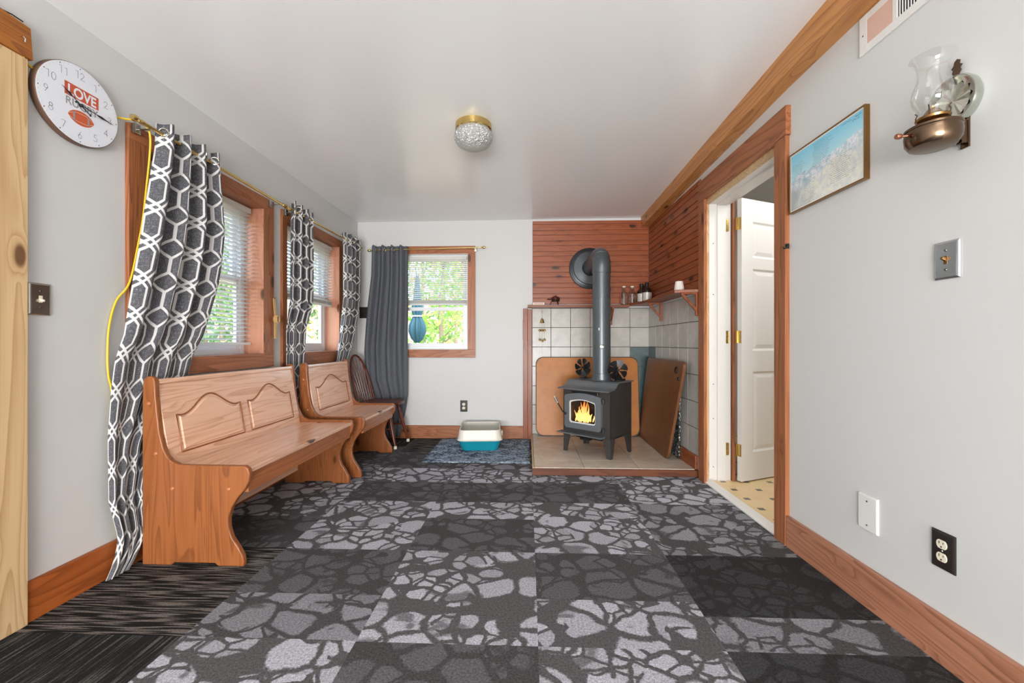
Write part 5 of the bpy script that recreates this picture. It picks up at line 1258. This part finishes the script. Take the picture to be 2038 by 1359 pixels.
# ------------------------------------------------------------------ outside
b = B(); b.grid(lambda u, v: (-30 + 60*u, -20 + 65*v, -.55 + (max(0, (-20 + 65*v) - 9)*.16 if v > .4 else 0) + .12*max(0, -(-30 + 60*u) - 9)), 60, 60)
tag(b.build('ground_outside', SOIL), 'leaf-strewn woodland ground outside the windows', 'ground', kind='structure')
def tree(x, y, h, rad, leaf, label, crown=(0.35, 1.0), nleaf=900, spread=1.4, lean_=0.0, lsz=.11):
    gz = -.6 + max(0, y - 9)*.16 + .12*max(0, -x - 9)
    r = thing('woodland_tree', label, 'tree', (x, y, gz), group='trees outside the windows'); rr = random.Random(int((x*13 + y*7)*100))
    b = B(); top = Vector((lean_*h, 0, h)); pts = [Vector((lean_*h*k/10 + rr.uniform(-.04, .04), rr.uniform(-.04, .04), h*k/10)) for k in range(11)]
    b.tube(pts, [rad*(1 - .07*k) for k in range(11)], 9)
    for k in range(10):
        t_ = rr.uniform(.3, .9); p = Vector((lean_*h*t_, 0, h*t_)); a = rr.uniform(0, 6.28); q = p + Vector((math.cos(a), math.sin(a), rr.uniform(.2, .9)))*rr.uniform(.4, spread); b.tube([p, p.lerp(q, .5) + Vector((0, 0, -.05)), q], [rad*.3, rad*.2, rad*.06], 6)
    b.build('trunk', BARK, r, world=False)
    bm_ = bmesh.new()
    for k in range(nleaf):
        t_ = rr.uniform(*crown); a = rr.uniform(0, 6.28); d = spread*math.sqrt(rr.random())*(1.1 - .5*t_); c_ = Vector((lean_*h*t_ + d*math.cos(a), d*math.sin(a), h*t_ + rr.gauss(0, .15)))
        u_ = Vector((rr.gauss(0, 1), rr.gauss(0, 1), rr.gauss(0, 1))).normalized(); w_ = u_.cross(Vector((rr.gauss(0, 1), rr.gauss(0, 1), rr.gauss(0, 1)))).normalized(); s_ = lsz*rr.uniform(.5, 1.1)
        bm_.faces.new([bm_.verts.new(p) for p in (c_ - u_*s_, c_ - w_*s_*.4, c_ + u_*s_, c_ + w_*s_*.4)])
    B_ = B(); B_.add(bm_); B_.build('foliage', leaf, r, world=False, smooth=False)
tree(-1.92, 8.9, 4.2, .07, LEAFG, 'bright green leafy sapling outside the end wall window', (.22, 1.0), 1500, .62, .03, .08)
for i, (x, y, h, lf) in enumerate(((-1.85, 11.0, 7, LEAFY), (-3.75, 11.2, 7.5, LEAFG), (-2.7, 13.1, 8, LEAFD), (-5.4, 11.4, 7, LEAFD), (-3.9, 15.3, 8, LEAFY), (.5, 12.4, 8, LEAFD), (2.6, 14.0, 9, LEAFY), (-4.9, 16.4, 9, LEAFG), (-2.6, 17.8, 9, LEAFD), (-6.6, 13.8, 9, LEAFY))):
    tree(x, y, h, .055 + .012*(i % 3), lf, 'woodland tree standing beyond the end wall window', (.12, 1.0), 900, .8, random.uniform(-.05, .05), .13)
for i, (x, y, h, lf) in enumerate(((-8.5, 3.6, 4.2, LEAFD), (-8.8, 6.6, 4.6, LEAFG), (-9.2, 9.8, 4.6, LEAFD), (-10.5, 13.2, 5, LEAFD), (-12.5, 16.6, 6, LEAFG))):
    tree(x, y, h, .11, lf, 'woodland tree standing beyond the left windows', (.12, 1.0), 1100, 1.3, 0, .17)
# folded patio umbrella
r = thing('patio_umbrella', 'folded teal patio umbrella outside the end wall window', 'umbrella', (-2.16, 8.1, -.58))
b = B(); b.cyl((0, 0, 0), (0, 0, 3.0), .022, 12); b.build('pole', SILVER, r, world=False)
b = B(); b.lathe([(.02, 2.95), (.04, 2.8), (.07, 2.45), (.10, 2.22), (.075, 2.12), (.085, 2.06), (.14, 1.92), (.145, 1.80), (.10, 1.66), (.035, 1.58)], 48, None, fn=lambda a, q, z: q*(1 + .22*math.sin(8*a))); b.build('canopy', CANOPY, r, world=False)
b = B(); b.tube([(.088*math.cos(a), .088*math.sin(a), 2.10) for a in [2*PI*k/24 for k in range(24)]], .014, 6, closed=True); b.build('tie_strap', WHITE, r, world=False)
b = B(); b.lathe([(0, 0), (.28, 0), (.28, .05), (.06, .09), (.04, .25), (0, .25)], 28); b.build('base', BLACK, r, world=False)

# ------------------------------------------------------------------ light
w = bpy.data.worlds.new('sky'); bpy.context.scene.world = w; w.use_nodes = True; nt = w.node_tree; nt.nodes.clear()
sk = nt.nodes.new('ShaderNodeTexSky'); sk.sky_type = 'NISHITA'; sk.sun_disc = False; sk.sun_elevation = math.radians(48); sk.sun_rotation = math.radians(150); sk.dust_density = 3; sk.air_density = 1.2
bg = nt.nodes.new('ShaderNodeBackground'); bg.inputs[1].default_value = 1.7; ow = nt.nodes.new('ShaderNodeOutputWorld')
nt.links.new(sk.outputs[0], bg.inputs[0]); nt.links.new(bg.outputs[0], ow.inputs[0])
def area(name, loc, target, sx, sy, power, col=(1, 1, 1)):
    l = bpy.data.lights.new(name, 'AREA'); l.shape = 'RECTANGLE'; l.size = sx; l.size_y = sy; l.energy = power; l.color = col
    o = bpy.data.objects.new(name, l); C.objects.link(o); o.location = loc
    o.rotation_euler = (Vector(target) - Vector(loc)).to_track_quat('-Z', 'Y').to_euler(); return o
area('light_front_fill', (-.3, -4.8, 1.9), (-.2, 3.0, 1.2), 2.6, 1.0, 36, (1, 1, 1))  # unseen fill light added behind the camera, aimed forward into the room
area('light_bounce', (-.2, -3.4, .45), (-.2, .9, 2.3), 2.4, 1.2, 390, (1, 1, 1))  # unseen up-light added to brighten the ceiling, standing in for bounced flash
area('light_hall', (2.2, 2.5, 2.3), (2.0, 2.6, 0), .9, .9, 20, (1, .975, .94))
sun = bpy.data.lights.new('sun', 'SUN'); sun.energy = 1.1; sun.angle = math.radians(3); so = bpy.data.objects.new('sun', sun); C.objects.link(so); so.rotation_euler = (math.radians(48), 0, math.radians(60))

# ------------------------------------------------------------------ camera
cam = bpy.data.cameras.new('camera'); co = bpy.data.objects.new('camera', cam); C.objects.link(co)
F = 830.0; cam.sensor_width = 36; cam.lens = F / 2038 * 36; cam.shift_y = 2.5 / 2038; cam.clip_start = .02
co.location = (0, 0, 1.0); co.rotation_euler = (PI/2, 0, math.atan(31/F))
sc = bpy.context.scene; sc.camera = co
sc.view_settings.view_transform = 'Standard'; sc.view_settings.look = 'None'; sc.view_settings.gamma = 1; sc.view_settings.exposure = -0.08; sc.view_settings.use_curve_mapping = False
